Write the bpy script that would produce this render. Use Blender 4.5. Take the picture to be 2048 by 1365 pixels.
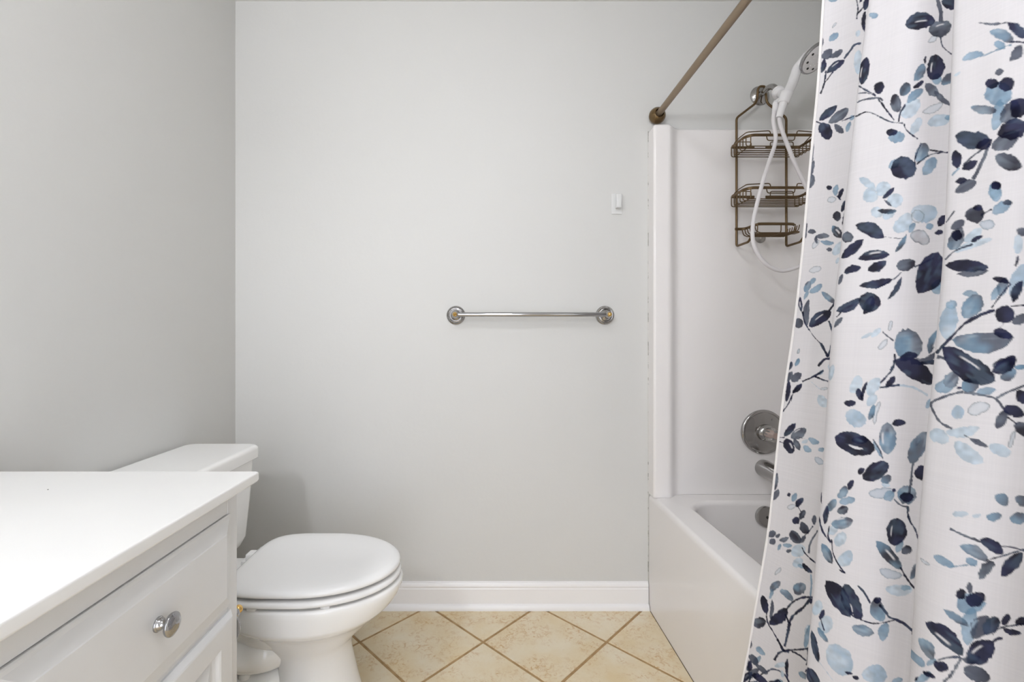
import bpy, bmesh, math, random
import numpy as np
from mathutils import Vector, Matrix

for o in list(bpy.data.objects):
    bpy.data.objects.remove(o, do_unlink=True)
scene = bpy.context.scene
COL = scene.collection
random.seed(7)

# ------------------------------------------------------------------ camera
F, CX, CY, CAMZ = 915.0, 968.0, 680.0, 1.079     # focal length / vanishing point in a 2048x1365 frame
D = 1.84                                          # camera to back wall
cam = bpy.data.cameras.new('camera')
cam.sensor_fit = 'HORIZONTAL'; cam.sensor_width = 36.0
cam.lens = F / 2048 * 36.0
cam.shift_x = (1024 - CX) / 2048
cam.shift_y = (CY - 682.5) / 2048
cam.clip_start = 0.02
cam_o = bpy.data.objects.new('camera', cam); COL.objects.link(cam_o)
cam_o.location = (0, 0, CAMZ); cam_o.rotation_euler = (math.pi / 2, 0, 0)
scene.camera = cam_o

def P(px, row, d):
    """photo pixel + distance along the view axis -> point"""
    return Vector(((px - CX) * d / F, d, CAMZ - (row - CY) * d / F))

# ------------------------------------------------------------------ world, exposure
w = bpy.data.worlds.new('world'); scene.world = w; w.use_nodes = True
w.node_tree.nodes['Background'].inputs[0].default_value = (0.478, 0.50, 0.56, 1)
w.node_tree.nodes['Background'].inputs[1].default_value = 7.5  # background raised as added frontal fill, entering by the doorway opening
vs = scene.view_settings
vs.view_transform = 'Standard'; vs.look = 'None'; vs.gamma = 1.0; vs.use_curve_mapping = False
vs.exposure = 0.0

ROOM = dict(xl=-1.0, xt=0.661, xr=1.425, yb=D, ytub=0.32, yf=-1.15, zc=2.44)

# the two lamps of the room: a flush ceiling fixture and the bulbs over the vanity mirror (fixtures built further down)
CEIL_LAMP = (0.12, 0.25, 2.30)
VAN_LAMPS = [(-0.87, -0.53, 1.95), (-0.87, -0.35, 1.95)]
CEIL_GLOW, VAN_GLOW = 42.0, 360.0                  # radiance of the frosted dome and of the bulbs (they are the light sources)

# ------------------------------------------------------------------ materials
def lin(c):
    c = c / 255.0
    return c / 12.92 if c <= 0.04045 else ((c + 0.055) / 1.055) ** 2.4
def rgb(r, g, b): return (lin(r), lin(g), lin(b), 1)

def mat(name, col, rough=0.5, metal=0.0, coat=0.0, trans=0.0, bump=None, vary=None, ior=1.5):
    m = bpy.data.materials.new(name); m.use_nodes = True
    nt = m.node_tree; b = nt.nodes['Principled BSDF']
    b.inputs['Base Color'].default_value = col
    b.inputs['Roughness'].default_value = rough
    b.inputs['Metallic'].default_value = metal
    b.inputs['Coat Weight'].default_value = coat
    b.inputs['Coat Roughness'].default_value = 0.06
    b.inputs['Transmission Weight'].default_value = trans
    b.inputs['IOR'].default_value = ior
    tc = nt.nodes.new('ShaderNodeNewGeometry')
    if bump:
        sc, st, dist = bump
        n = nt.nodes.new('ShaderNodeTexNoise'); n.inputs['Scale'].default_value = sc; n.inputs['Detail'].default_value = 4
        bp = nt.nodes.new('ShaderNodeBump'); bp.inputs['Strength'].default_value = st; bp.inputs['Distance'].default_value = dist
        nt.links.new(tc.outputs['Position'], n.inputs['Vector'])
        nt.links.new(n.outputs['Fac'], bp.inputs['Height']); nt.links.new(bp.outputs['Normal'], b.inputs['Normal'])
    if vary:
        sc, c2 = vary
        n = nt.nodes.new('ShaderNodeTexNoise'); n.inputs['Scale'].default_value = sc; n.inputs['Detail'].default_value = 3
        mx = nt.nodes.new('ShaderNodeMix'); mx.data_type = 'RGBA'
        rp = nt.nodes.new('ShaderNodeMapRange'); rp.inputs[1].default_value = .35; rp.inputs[2].default_value = .7
        nt.links.new(tc.outputs['Position'], n.inputs['Vector']); nt.links.new(n.outputs['Fac'], rp.inputs[0])
        nt.links.new(rp.outputs[0], mx.inputs[0])
        mx.inputs[6].default_value = col; mx.inputs[7].default_value = c2
        nt.links.new(mx.outputs[2], b.inputs['Base Color'])
    return m

M = {}
M['wall'] = mat('wall_paint', rgb(216, 215, 211), 0.55, bump=(55, 0.22, 0.002))
M['ceiling'] = mat('ceiling_paint', rgb(236, 235, 231), 0.7)
M['trim'] = mat('trim_paint', rgb(246, 244, 242), 0.3, bump=(40, 0.15, 0.001))
M['porcelain'] = mat('porcelain', rgb(249, 248, 245), 0.08, coat=0.1)
M['seat'] = mat('seat_plastic', rgb(245, 244, 242), 0.16)
M['acrylic'] = mat('tub_acrylic', rgb(243, 239, 236), 0.14, coat=0.05)
M['counter'] = mat('cultured_marble', rgb(238, 237, 234), 0.22, vary=(3.0, rgb(234, 233, 230)))
M['cabinet'] = mat('cabinet_paint', rgb(224, 224, 223), 0.32, vary=(5.0, rgb(220, 219, 217)))
M['chrome'] = mat('chrome', (0.40, 0.40, 0.41, 1), 0.06, 1.0)
M['chrome_dull'] = mat('worn_chrome', (0.42, 0.41, 0.40, 1), 0.13, 1.0)
M['gold'] = mat('polished_brass', (0.80, 0.52, 0.18, 1), 0.14, 1.0)
M['bronze'] = mat('bronze_paint', rgb(108, 88, 62), 0.38, 0.7)
M['rod'] = mat('brushed_bronze', rgb(152, 135, 115), 0.40, 0.75)
M['ball'] = mat('antique_bronze', rgb(124, 103, 74), 0.25, 0.9)
M['white_plastic'] = mat('white_plastic', rgb(240, 238, 238), 0.22)
M['hook_plastic'] = mat('hook_plastic', rgb(224, 224, 222), 0.3)
M['hose'] = mat('hose_plastic', rgb(232, 228, 228), 0.3)
M['dark'] = mat('dark_rubber', rgb(38, 36, 34), 0.5)
M['acry_clear'] = mat('clear_acrylic', (0.95, 0.93, 0.90, 1), 0.06, trans=0.85, ior=1.45)
M['suction'] = mat('suction_vinyl', (0.85, 0.82, 0.78, 1), 0.15, trans=0.7, ior=1.4)
M['peach'] = mat('peach_cap', rgb(225, 195, 180), 0.4)
M['grout'] = mat('grout', rgb(186, 154, 110), 0.85, bump=(300, 0.4, 0.001), vary=(30, rgb(160, 128, 86)))

def tile_material():
    m = bpy.data.materials.new('beige_tile'); m.use_nodes = True
    nt = m.node_tree; b = nt.nodes['Principled BSDF']; L = nt.links.new
    g = nt.nodes.new('ShaderNodeNewGeometry'); oi = nt.nodes.new('ShaderNodeObjectInfo')
    add = nt.nodes.new('ShaderNodeVectorMath'); add.operation = 'MULTIPLY_ADD'
    comb = nt.nodes.new('ShaderNodeCombineXYZ')
    L(oi.outputs['Random'], comb.inputs[0]); L(oi.outputs['Random'], comb.inputs[2])
    add.inputs[1].default_value = (37, 0, 11); L(comb.outputs[0], add.inputs[0]); L(g.outputs['Position'], add.inputs[2])
    def noise(sc, det, rough=.6, dist=0):
        n = nt.nodes.new('ShaderNodeTexNoise'); n.inputs['Scale'].default_value = sc; n.inputs['Detail'].default_value = det
        n.inputs['Roughness'].default_value = rough; n.inputs['Distortion'].default_value = dist
        L(add.outputs[0], n.inputs['Vector']); return n
    def ramp(src, a, c):
        r = nt.nodes.new('ShaderNodeMapRange'); r.inputs[1].default_value = a; r.inputs[2].default_value = c
        L(src, r.inputs[0]); return r.outputs[0]
    def mix(f, a, c, mode='MIX'):
        x = nt.nodes.new('ShaderNodeMix'); x.data_type = 'RGBA'; x.blend_type = mode
        L(f, x.inputs[0])
        if isinstance(a, tuple): x.inputs[6].default_value = a
        else: L(a, x.inputs[6])
        x.inputs[7].default_value = c
        return x.outputs[2]
    c = mix(ramp(noise(7, 4).outputs['Fac'], .35, .68), rgb(232, 219, 192), rgb(224, 203, 162))
    # fine rusty freckles gathered in clouds
    f1 = ramp(noise(55, 6, .7, 1.2).outputs['Fac'], .48, .66); f2 = ramp(noise(11, 3).outputs['Fac'], .42, .60)
    mul = nt.nodes.new('ShaderNodeMath'); mul.operation = 'MULTIPLY'; L(f1, mul.inputs[0]); L(f2, mul.inputs[1])
    sc = nt.nodes.new('ShaderNodeMath'); sc.operation = 'MULTIPLY'; L(mul.outputs[0], sc.inputs[0]); sc.inputs[1].default_value = .78
    c = mix(sc.outputs[0], c, rgb(196, 150, 84))
    f3 = ramp(noise(130, 4, .7).outputs['Fac'], .60, .78)
    sc2 = nt.nodes.new('ShaderNodeMath'); sc2.operation = 'MULTIPLY'; L(f3, sc2.inputs[0]); sc2.inputs[1].default_value = .35
    c = mix(sc2.outputs[0], c, rgb(176, 152, 112))
    L(c, b.inputs['Base Color'])
    b.inputs['Roughness'].default_value = .30
    bp = nt.nodes.new('ShaderNodeBump'); bp.inputs['Strength'].default_value = .12; bp.inputs['Distance'].default_value = .002
    L(noise(25, 3).outputs['Fac'], bp.inputs['Height']); L(bp.outputs['Normal'], b.inputs['Normal'])
    return m
M['tile'] = tile_material()

def caulk_material():
    m = bpy.data.materials.new('cracked_caulk'); m.use_nodes = True
    nt = m.node_tree; b = nt.nodes['Principled BSDF']; L = nt.links.new
    g = nt.nodes.new('ShaderNodeNewGeometry')
    n = nt.nodes.new('ShaderNodeTexNoise'); n.inputs['Scale'].default_value = 34; n.inputs['Detail'].default_value = 5
    L(g.outputs['Position'], n.inputs['Vector'])
    r = nt.nodes.new('ShaderNodeMapRange'); r.inputs[1].default_value = .52; r.inputs[2].default_value = .60; L(n.outputs['Fac'], r.inputs[0])
    x = nt.nodes.new('ShaderNodeMix'); x.data_type = 'RGBA'; L(r.outputs[0], x.inputs[0])
    x.inputs[6].default_value = rgb(218, 216, 210); x.inputs[7].default_value = rgb(162, 159, 151)
    L(x.outputs[2], b.inputs['Base Color']); b.inputs['Roughness'].default_value = .6
    return m
M['caulk'] = caulk_material()
M['grime'] = mat('grimy_joint', rgb(132, 116, 92), .8, vary=(40, rgb(96, 82, 62)))

def glow(name, col, s):
    m = bpy.data.materials.new(name); m.use_nodes = True
    b = m.node_tree.nodes['Principled BSDF']; b.inputs['Base Color'].default_value = (.9, .9, .88, 1)
    b.inputs['Emission Color'].default_value = col; b.inputs['Emission Strength'].default_value = s
    return m
M['dome_glass'] = glow('dome_glass', (.96, .99, 1.07, 1), CEIL_GLOW)
M['bulb_glass'] = glow('bulb_glass', (.96, .985, 1.06, 1), VAN_GLOW)

# ------------------------------------------------------------------ object helpers
def woff(o):
    v = Vector((0, 0, 0))
    while o is not None:
        v = v + o.location; o = o.parent
    return v

def thing(name, label, cat, loc, group=None):
    o = bpy.data.objects.new(name, None); COL.objects.link(o)
    o.location = loc; o.empty_display_size = .05
    o['label'] = label; o['category'] = cat
    if group: o['group'] = group
    return o

def obj(name, bm, m, parent=None, smooth=True, sharp=40):
    """link a bmesh given in world coordinates as one mesh object under its thing"""
    me = bpy.data.meshes.new(name)
    if parent is not None:
        bmesh.ops.translate(bm, verts=bm.verts, vec=-woff(parent))
    bmesh.ops.recalc_face_normals(bm, faces=bm.faces)
    for f in bm.faces: f.smooth = smooth
    if smooth:
        a = math.radians(sharp)
        for e in bm.edges:
            if len(e.link_faces) == 2 and e.calc_face_angle(0) > a: e.smooth = False
    bm.to_mesh(me); bm.free()
    me.materials.append(M[m])
    o = bpy.data.objects.new(name, me); COL.objects.link(o)
    if parent is not None: o.parent = parent
    if smooth:
        md = o.modifiers.new('weighted_normal', 'WEIGHTED_NORMAL'); md.keep_sharp = True; md.weight = 60
    return o

def struct(name, bm, m, parent=None, **k):
    o = obj(name, bm, m, parent, **k)
    if parent is None: o['kind'] = 'structure'
    return o

def tag(o, label, cat, group=None):
    o['label'] = label; o['category'] = cat
    if group: o['group'] = group
    return o

def add_box(bm, x0, x1, y0, y1, z0, z1, bev=0.0, seg=2):
    r = bmesh.ops.create_cube(bm, size=1)
    vs_ = r['verts']
    for v in vs_:
        v.co = Vector(((x0 + x1) / 2 + v.co.x * (x1 - x0), (y0 + y1) / 2 + v.co.y * (y1 - y0), (z0 + z1) / 2 + v.co.z * (z1 - z0)))
    if bev > 0:
        es = list({e for v in vs_ for e in v.link_edges})
        bmesh.ops.bevel(bm, geom=es, offset=bev, segments=seg, profile=.5, affect='EDGES')
    return bm
def box(*a, **k): return add_box(bmesh.new(), *a, **k)

def add_loft(bm, loops, cap0=True, cap1=True, closed=True):
    """loops: list of equally long point lists"""
    rows = [[bm.verts.new(p) for p in lp] for lp in loops]
    n = len(rows[0])
    for a, b in zip(rows[:-1], rows[1:]):
        for i in range(n if closed else n - 1):
            j = (i + 1) % n
            bm.faces.new((a[i], a[j], b[j], b[i]))
    if cap0: bm.faces.new(rows[0][::-1])
    if cap1: bm.faces.new(rows[-1])
    return bm
def loft(*a, **k): return add_loft(bmesh.new(), *a, **k)

def basis(d):
    d = Vector(d).normalized()
    u = d.orthogonal().normalized(); v = d.cross(u)
    return u, v, d

def add_lathe(bm, origin, axis, prof, n=32, cap=True):
    """prof: list of (distance along axis, radius)"""
    u, v, d = basis(axis); o = Vector(origin)
    loops = [[o + d * h + (u * math.cos(2 * math.pi * k / n) + v * math.sin(2 * math.pi * k / n)) * max(r, 1e-5) for k in range(n)] for h, r in prof]
    return add_loft(bm, loops, cap, cap)
def lathe(*a, **k): return add_lathe(bmesh.new(), *a, **k)

def smooth_path(pts, n=8, closed=False):
    pts = [Vector(p) for p in pts]; out = []
    m = len(pts)
    rng = range(m if closed else m - 1)
    for i in rng:
        if closed: p0, p1, p2, p3 = pts[(i - 1) % m], pts[i], pts[(i + 1) % m], pts[(i + 2) % m]
        else: p0, p1, p2, p3 = pts[max(i - 1, 0)], pts[i], pts[i + 1], pts[min(i + 2, m - 1)]
        for k in range(n):
            t = k / n
            out.append(0.5 * ((2 * p1) + (p2 - p0) * t + (2 * p0 - 5 * p1 + 4 * p2 - p3) * t * t + (3 * p1 - p0 - 3 * p2 + p3) * t ** 3))
    if not closed: out.append(pts[-1])
    return out

def fillet(pts, r, n=5, closed=False):
    """round the corners of a polyline"""
    pts = [Vector(p) for p in pts]; m = len(pts); out = []
    for i in range(m):
        if not closed and i in (0, m - 1): out.append(pts[i]); continue
        a, b, c = pts[(i - 1) % m], pts[i], pts[(i + 1) % m]
        rr = min(r, (a - b).length * .45, (c - b).length * .45)
        p, q = b + (a - b).normalized() * rr, b + (c - b).normalized() * rr
        for k in range(n + 1):
            t = k / n
            out.append(p * (1 - t) ** 2 + b * 2 * t * (1 - t) + q * t * t)
    return out

def add_tube(bm, pts, r, n=8, closed=False, sx=1.0, sy=1.0, up=None):
    pts = [Vector(p) for p in pts]; m = len(pts)
    rs = r if isinstance(r, (list, tuple)) else [r] * m
    loops = []; nrm = None
    for i in range(m):
        if closed: t = pts[(i + 1) % m] - pts[(i - 1) % m]
        else: t = pts[min(i + 1, m - 1)] - pts[max(i - 1, 0)]
        t.normalize()
        if up is not None:
            nrm = Vector(up) - t * Vector(up).dot(t)
        elif nrm is None: nrm = t.orthogonal()
        else: nrm = nrm - t * nrm.dot(t)
        nrm.normalize(); b = t.cross(nrm)
        loops.append([pts[i] + (nrm * math.cos(2 * math.pi * k / n) * sy + b * math.sin(2 * math.pi * k / n) * sx) * rs[i] for k in range(n)])
    if closed:
        rows = [[bm.verts.new(p) for p in lp] for lp in loops]
        for a in range(m):
            c = (a + 1) % m
            for i in range(n):
                j = (i + 1) % n
                bm.faces.new((rows[a][i], rows[a][j], rows[c][j], rows[c][i]))
        return bm
    return add_loft(bm, loops)
def tube(*a, **k): return add_tube(bmesh.new(), *a, **k)

def rrect(x0, x1, y0, y1, r, n=8):
    """rounded rectangle outline, n+1 points per corner"""
    out = []
    for cx, cy, a0 in ((x1 - r, y1 - r, 0), (x0 + r, y1 - r, 90), (x0 + r, y0 + r, 180), (x1 - r, y0 + r, 270)):
        for k in range(n + 1):
            a = math.radians(a0 + 90 * k / n)
            out.append((cx + r * math.cos(a), cy + r * math.sin(a)))
    return out

def egg(xb, xm, xf, w, nb=2.6, nf=2.0, n=56):
    """plan outline of a toilet bowl, pointing along +x"""
    out = []
    for k in range(n):
        a = 2 * math.pi * k / n; c, s = math.cos(a), math.sin(a)
        e = nf if c >= 0 else nb
        rx = (xf - xm) if c >= 0 else (xm - xb)
        out.append((xm + rx * math.copysign(abs(c) ** (2 / e), c), w * math.copysign(abs(s) ** (2 / e), s)))
    return out

# ================================================================== THE ROOM
R = ROOM
T = 0.10
struct('wall_back', box(R['xl'] - T, R['xr'] + T, D, D + T, -.05, R['zc']), 'wall', smooth=False)
struct('wall_left', box(R['xl'] - T, R['xl'], R['yf'], D, -.05, R['zc']), 'wall', smooth=False)
struct('wall_right', box(R['xr'], R['xr'] + T, R['ytub'], D, -.05, R['zc']), 'wall', smooth=False)
struct('wall_tub_end', box(R['xt'] + .02, R['xr'] + T, R['ytub'] - T, R['ytub'], -.05, R['zc']), 'wall', smooth=False)
struct('wall_side', box(R['xt'] + .02, R['xt'] + .02 + T, R['yf'], R['ytub'] - T, -.05, R['zc']), 'wall', smooth=False)
fw = bmesh.new()                                   # wall behind the camera, with an unseen doorway added for chrome reflections and fill light
add_box(fw, R['xl'] - T, -.42, R['yf'] - T, R['yf'], -.05, R['zc'])
add_box(fw, .40, R['xt'] + .02 + T, R['yf'] - T, R['yf'], -.05, R['zc'])
add_box(fw, -.42, .40, R['yf'] - T, R['yf'], 2.05, R['zc'])
struct('wall_front', fw, 'wall', smooth=False)
struct('ceiling', box(R['xl'] - T, R['xr'] + T, R['yf'] - T, D + T, R['zc'], R['zc'] + .08), 'ceiling', smooth=False)
tr = bmesh.new()
for x0, x1, z0, z1 in ((-.49, -.42, 0, 2.12), (.40, .47, 0, 2.12), (-.42, .40, 2.05, 2.12)):
    add_box(tr, x0, x1, R['yf'], R['yf'] + .015, z0, z1, bev=.004)
struct('trim_1', tr, 'trim', smooth=False)

# floor: a grout bed with the tiles laid on the diagonal
floor = struct('floor', box(R['xl'], R['xt'] + .1, R['yf'] - .6, D, -.05, -.0025), 'grout', smooth=False)
def clip(poly, axis, lim, keep_less):
    out = []
    for i in range(len(poly)):
        a, b = poly[i - 1], poly[i]
        ia = (a[axis] <= lim) == keep_less; ib = (b[axis] <= lim) == keep_less
        if ia != ib:
            t = (lim - a[axis]) / (b[axis] - a[axis])
            out.append((a[0] + (b[0] - a[0]) * t, a[1] + (b[1] - a[1]) * t))
        if ib: out.append(b)
    return out
PITCH, GAP = 0.3115, 0.0098
X0, Y0 = -0.003, 1.633                              # a crossing of two joints
h = (PITCH - GAP) / 2
c45 = math.sqrt(.5)
def add_tile(poly, cx, cy, share):
    n = len(poly)
    me = share
    if me is None:
        bm = bmesh.new()
        cxx = sum(p[0] for p in poly) / n; cyy = sum(p[1] for p in poly) / n
        def ins(p, d):
            v = Vector((cxx - p[0], cyy - p[1])); v = v.normalized() * d * 1.3
            return (p[0] + v.x, p[1] + v.y)
        L0 = [(p[0] - cx, p[1] - cy, -.008) for p in poly]
        L1 = [(p[0] - cx, p[1] - cy, -.0012) for p in poly]
        L2 = [(*(lambda q: (q[0] - cx, q[1] - cy))(ins(p, .0018)), 0.0) for p in poly]
        add_loft(bm, [L0, L1, L2])
        bmesh.ops.recalc_face_normals(bm, faces=bm.faces)
        me = bpy.data.meshes.new('tile'); bm.to_mesh(me); bm.free(); me.materials.append(M['tile'])
    o = bpy.data.objects.new('tile', me); COL.objects.link(o); o.location = (cx, cy, 0); o.parent = floor
    return me
shared = None
for i in range(-8, 9):
    for j in range(-8, 9):
        a, b = (i + .5) * PITCH, (j + .5) * PITCH
        cx, cy = X0 + (a - b) * c45, Y0 + (a + b) * c45
        full = [(cx + (p - q) * c45, cy + (p + q) * c45) for p, q in ((h, h), (-h, h), (-h, -h), (h, -h))]
        poly = clip(clip(clip(clip(full, 0, R['xl'] + .001, False), 0, R['xt'] + .02, True), 1, R['yf'] - .5, False), 1, D - .001, True)
        if len(poly) < 3: continue
        ar = abs(sum(poly[k - 1][0] * poly[k][1] - poly[k][0] * poly[k - 1][1] for k in range(len(poly)))) / 2
        if ar < .0008: continue
        whole = ar > (2 * h) ** 2 * .999
        me = add_tile(poly, cx, cy, shared if whole else None)
        if whole and shared is None: shared = me

# baseboards with cap moulding and shoe
def baseboard(name, p0, p1, n):
    prof = [(0, 0), (.0235, 0), (.0235, .006), (.0220, .013), (.0180, .0185), (.0130, .0215), (.0105, .0225), (.0105, .076), (.0108, .080), (.0085, .083), (.0088, .087), (.0100, .091), (.0082, .098), (.0045, .102), (.0035, .1065), (0, .1075)]
    n = Vector(n)
    loops = [[Vector(p) + n * a + Vector((0, 0, z)) for a, z in prof] for p in (p0, p1)]
    o = struct(name, loft(loops), 'trim', sharp=25)
    return o
baseboard('baseboard_back', (R['xl'], D, 0), (R['xt'] - .0025, D, 0), (0, -1, 0))
baseboard('baseboard_left', (R['xl'], D - .024, 0), (R['xl'], .93, 0), (1, 0, 0))
# ================================================================== VANITY
XF = -0.4845                                        # face of the cabinet
VY0, VY1 = -0.92, 0.898                            # near and far end
CT = 0.8165                                         # counter height
van = thing('vanity_cabinet', 'white painted vanity cabinet with raised-panel drawer and door beside the toilet', 'cabinet', (-.74, 0, 0))
body = bmesh.new()
add_box(body, R['xl'] + .003, XF - .02, VY0, VY1, .09, CT - .022)
add_box(body, R['xl'] + .003, XF - .075, VY0 + .01, VY1 - .01, 0, .09)
obj('body', body, 'cabinet', van, smooth=False)
ff = bmesh.new()                                    # face frame: stiles and rails
for y0, y1, z0, z1 in ((VY1 - .034, VY1, .09, CT - .022), (VY0, VY0 + .012, .09, CT - .022), (.415, .445, .09, CT - .022), (-.035, -.005, .09, CT - .022), (-.485, -.455, .09, CT - .022)):
    add_box(ff, XF - .0202, XF, y0, y1, z0, z1, bev=.0015, seg=1)
BAYS = ((.445, VY1 - .034), (-.005, .415), (-.455, -.035), (VY0 + .012, -.485))
for y0, y1 in BAYS:
    for z0, z1 in ((CT - .066, CT - .022), (.562, .578), (.09, .105)):
        add_box(ff, XF - .0202, XF - .0004, y0, y1, z0, z1)
obj('face_frame', ff, 'cabinet', van, smooth=False)

def yz(x, r): return [(x, p[0], p[1]) for p in r]
def panel_front(y0, y1, z0, z1):
    """raised drawer front: cove edge, bevel, flat field (plan rectangle in y,z)"""
    def rc(d, x): return [(x, y0 + d, z0 + d), (x, y1 - d, z0 + d), (x, y1 - d, z1 - d), (x, y0 + d, z1 - d)]
    X = XF
    return loft([rc(0, X - .008), rc(0, X + .002), rc(.002, X + .0035), rc(.007, X + .0040), rc(.028, X + .0115), rc(.0295, X + .0125)], True, True)
def door_front(y0, y1, z0, z1):
    def rc(d, x): return [(x, y0 + d, z0 + d), (x, y1 - d, z0 + d), (x, y1 - d, z1 - d), (x, y0 + d, z1 - d)]
    X = XF
    return loft([rc(0, X - .008), rc(0, X + .003), rc(.003, X + .006), rc(.008, X + .0105), rc(.011, X + .0115), rc(.046, X + .0115), rc(.049, X + .0095), rc(.052, X + .004), rc(.057, X + .001), rc(.060, X + .001), rc(.084, X + .009), rc(.086, X + .0095)], True, True)
def knob(parent, y, z, m='chrome'):
    o = obj('knob', lathe((XF + .0122, y, z), (1, 0, 0), [(0, .0105), (.0022, .0108), (.0035, .0095), (.004, .0088), (.0062, .0085), (.0075, .0068), (.012, .0052), (.0155, .0056), (.0165, .011), (.0185, .0158), (.0212, .0168), (.0232, .0162), (.0245, .0135), (.0262, .0118), (.0272, .0075), (.0276, .0)], n=40), m, parent, sharp=60)
    o['label'] = 'round chrome mushroom knob'
    return o
for i, (b0, b1) in enumerate(BAYS):
    ya, yb = b0 + .002, (b1 + .006 if i == 0 else b1 - .002)
    ky = .662 if i == 0 else (ya + yb) / 2
    dr = obj('drawer', panel_front(ya, yb,   .575, .7490), 'cabinet', van, smooth=False)
    knob(dr, ky, .667)
    dd = obj('door', door_front(ya, yb, .108, .5665), 'cabinet', van, smooth=False)
    knob(dd, ya + .035 if i % 2 == 0 else yb - .035, .45)

# worktop with a rounded front edge and a low splash at the wall
XE = -.4475
plan = lambda d: rrect(R['xl'] + .002, XE - d, VY0 - .012 + d, .914 - d, .006, 3)
lev = [(.019, -.0215), (.006, -.0212), (.002, -.0185), (0, -.015), (0, -.0035), (.0007, -.0014), (.0018, -.0004), (.0032, 0)]
cb = loft([[(x, y, CT + dz) for x, y in plan(d)] for d, dz in lev])
ct = obj('countertop', cb, 'counter', None, sharp=50)
tag(ct, 'glossy white vanity countertop with rounded edge on the white cabinet', 'countertop')
sp = obj('backsplash', box(R['xl'] + .002, R['xl'] + .02, VY0, .905, CT - .001, CT + .09, bev=.004), 'counter', ct)
obj('speck', lathe(P(96, 980, .8) * 1.0 - Vector((0, 0, P(96, 980, .8).z - CT + .0005)), (0, 0, 1), [(0, .0012), (.0012, .0009), (.0016, 0)], n=8), 'dark', ct)

# ================================================================== paper holder on the cabinet end
def rosette(bm, o, ax, s=1.0):
    return add_lathe(bm, o, ax, [(0, .0375 * s), (.003, .0378 * s), (.006, .036 * s), (.008, .0325 * s), (.009, .031 * s), (.0085, .0285 * s), (.0115, .0275 * s), (.0125, .0245 * s), (.011, .0225 * s), (.0125, .0215 * s), (.0165, .018 * s), (.019, .013 * s), (.020, .0105 * s), (.026, .0088 * s), (.040, .008 * s)], n=48)
def rope(bm, o, ax, R_, r, n=40):
    """twisted rope ring round a rosette"""
    u, v, d = basis(ax); o = Vector(o)
    for k in range(n):
        a = 2 * math.pi * k / n; b = a + 2 * math.pi / n * 1.5
        p = o + (u * math.cos(a) + v * math.sin(a)) * (R_ - r * .7); q = o + (u * math.cos(b) + v * math.sin(b)) * (R_ + r * .7)
        add_tube(bm, [p, (p + q) / 2 + d * r * .6, q], [r * .5, r * .9, r * .5], n=5)
    return bm
tp = thing('toilet_paper_holder', 'chrome toilet paper holder with brass finials mounted on the vanity end panel', 'paper holder', (-.59, VY1, .51))
for x in (-.517, -.665):
    b = rosette(bmesh.new(), (x, VY1, .5116), (0, 1, 0)); rope(b, (x, VY1 + .0078, .5116), (0, 1, 0), .0315, .0022)
    add_lathe(b, (x, VY1 + .038, .5116), (0, 1, 0), [(0, .008), (.006, .0105), (.014, .0105), (.020, .0065)], n=24)
    p = obj('post', b, 'chrome', tp)
    f = obj('finial', lathe((x, VY1 + .057, .5116), (0, 1, 0), [(0, .0045), (.001, .0058), (.0035, .0080), (.007, .0090), (.0105, .0085), (.014, .0060), (.0165, .0025), (.017, 0)], n=24), 'gold', p)
    f['label'] = 'round brass finial'
obj('roller', tube([(-.664, VY1 + .050, .5116), (-.52, VY1 + .050, .5116)], .0075, 16), 'chrome', tp)

# ================================================================== TOILET
TX, TY = R['xl'], 1.31
toi = thing('toilet', 'white two-piece toilet with closed elongated seat in the corner', 'toilet', (TX + .45, TY, 0))
def ring(e, z): return [(TX + x, TY + y, z) for x, y in e]
bw = bmesh.new()
S = [  # z, xb, xm, xf, w, nb
    (0.000, .38, .52, .672, .122, 3.4), (.012, .378, .52, .672, .123, 3.4), (.03, .39, .52, .658, .116, 3.2), (.12, .425, .52, .634, .104, 3.0), (.19, .43, .52, .618, .098, 3.0),
    (.225, .42, .52, .618, .100, 2.8), (.245, .40, .52, .632, .108, 2.6), (.268, .375, .52, .655, .118, 2.5), (.287, .35, .52, .678, .128, 2.4), (.305, .325, .52, .698, .143, 2.4), (.317, .308, .52, .711, .158, 2.4), (.325, .298, .52, .719, .169, 2.4), (.332, .290, .52, .727, .1755, 2.4), (.338, .287, .52, .735, .179, 2.4),
    (.345, .285, .52, .742, .1805, 2.4), (.365, .28, .52, .756, .1815, 2.4), (.385, .28, .52, .765, .1825, 2.4), (.397, .28, .52, .766, .182, 2.4), (.402, .282, .52, .763, .179, 2.4), (.404, .29, .52, .757, .173, 2.4)]
add_loft(bw, [ring(egg(xb, xm, xf, w_, nb), z) for z, xb, xm, xf, w_, nb in S])
obj('bowl', bw, 'porcelain', toi, sharp=70)
rd = bmesh.new()                                    # shelf under the tank
add_loft(rd, [[(TX + x, TY + y, z) for x, y in rrect(.03 + i, .40 - i, -.125 + i + t, .125 - i - t, .05, 6)] for z, i, t in ((.27, .04, .03), (.30, .015, .015), (.33, .003, 0), (.385, 0, 0), (.395, .004, 0), (.399, .012, 0))])
obj('rear_deck', rd, 'porcelain', toi, sharp=70)
for s in (-1, 1):
    tw = tube(smooth_path([(TX + .20, TY + s * .045, .365), (TX + .235, TY + s * .062, .33), (TX + .275, TY + s * .074, .275), (TX + .335, TY + s * .080, .238), (TX + .395, TY + s * .072, .230), (TX + .435, TY + s * .050, .232), (TX + .46, TY + s * .01, .24)], 8), .046, 20)
    add_tube(tw, smooth_path([(TX + .33, TY + s * .03, .31), (TX + .40, TY + s * .052, .298), (TX + .47, TY + s * .046, .296), (TX + .55, TY + s * .02, .30)], 8), .062, 20)
    obj('trapway', tw, 'porcelain', toi, sharp=80)
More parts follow.
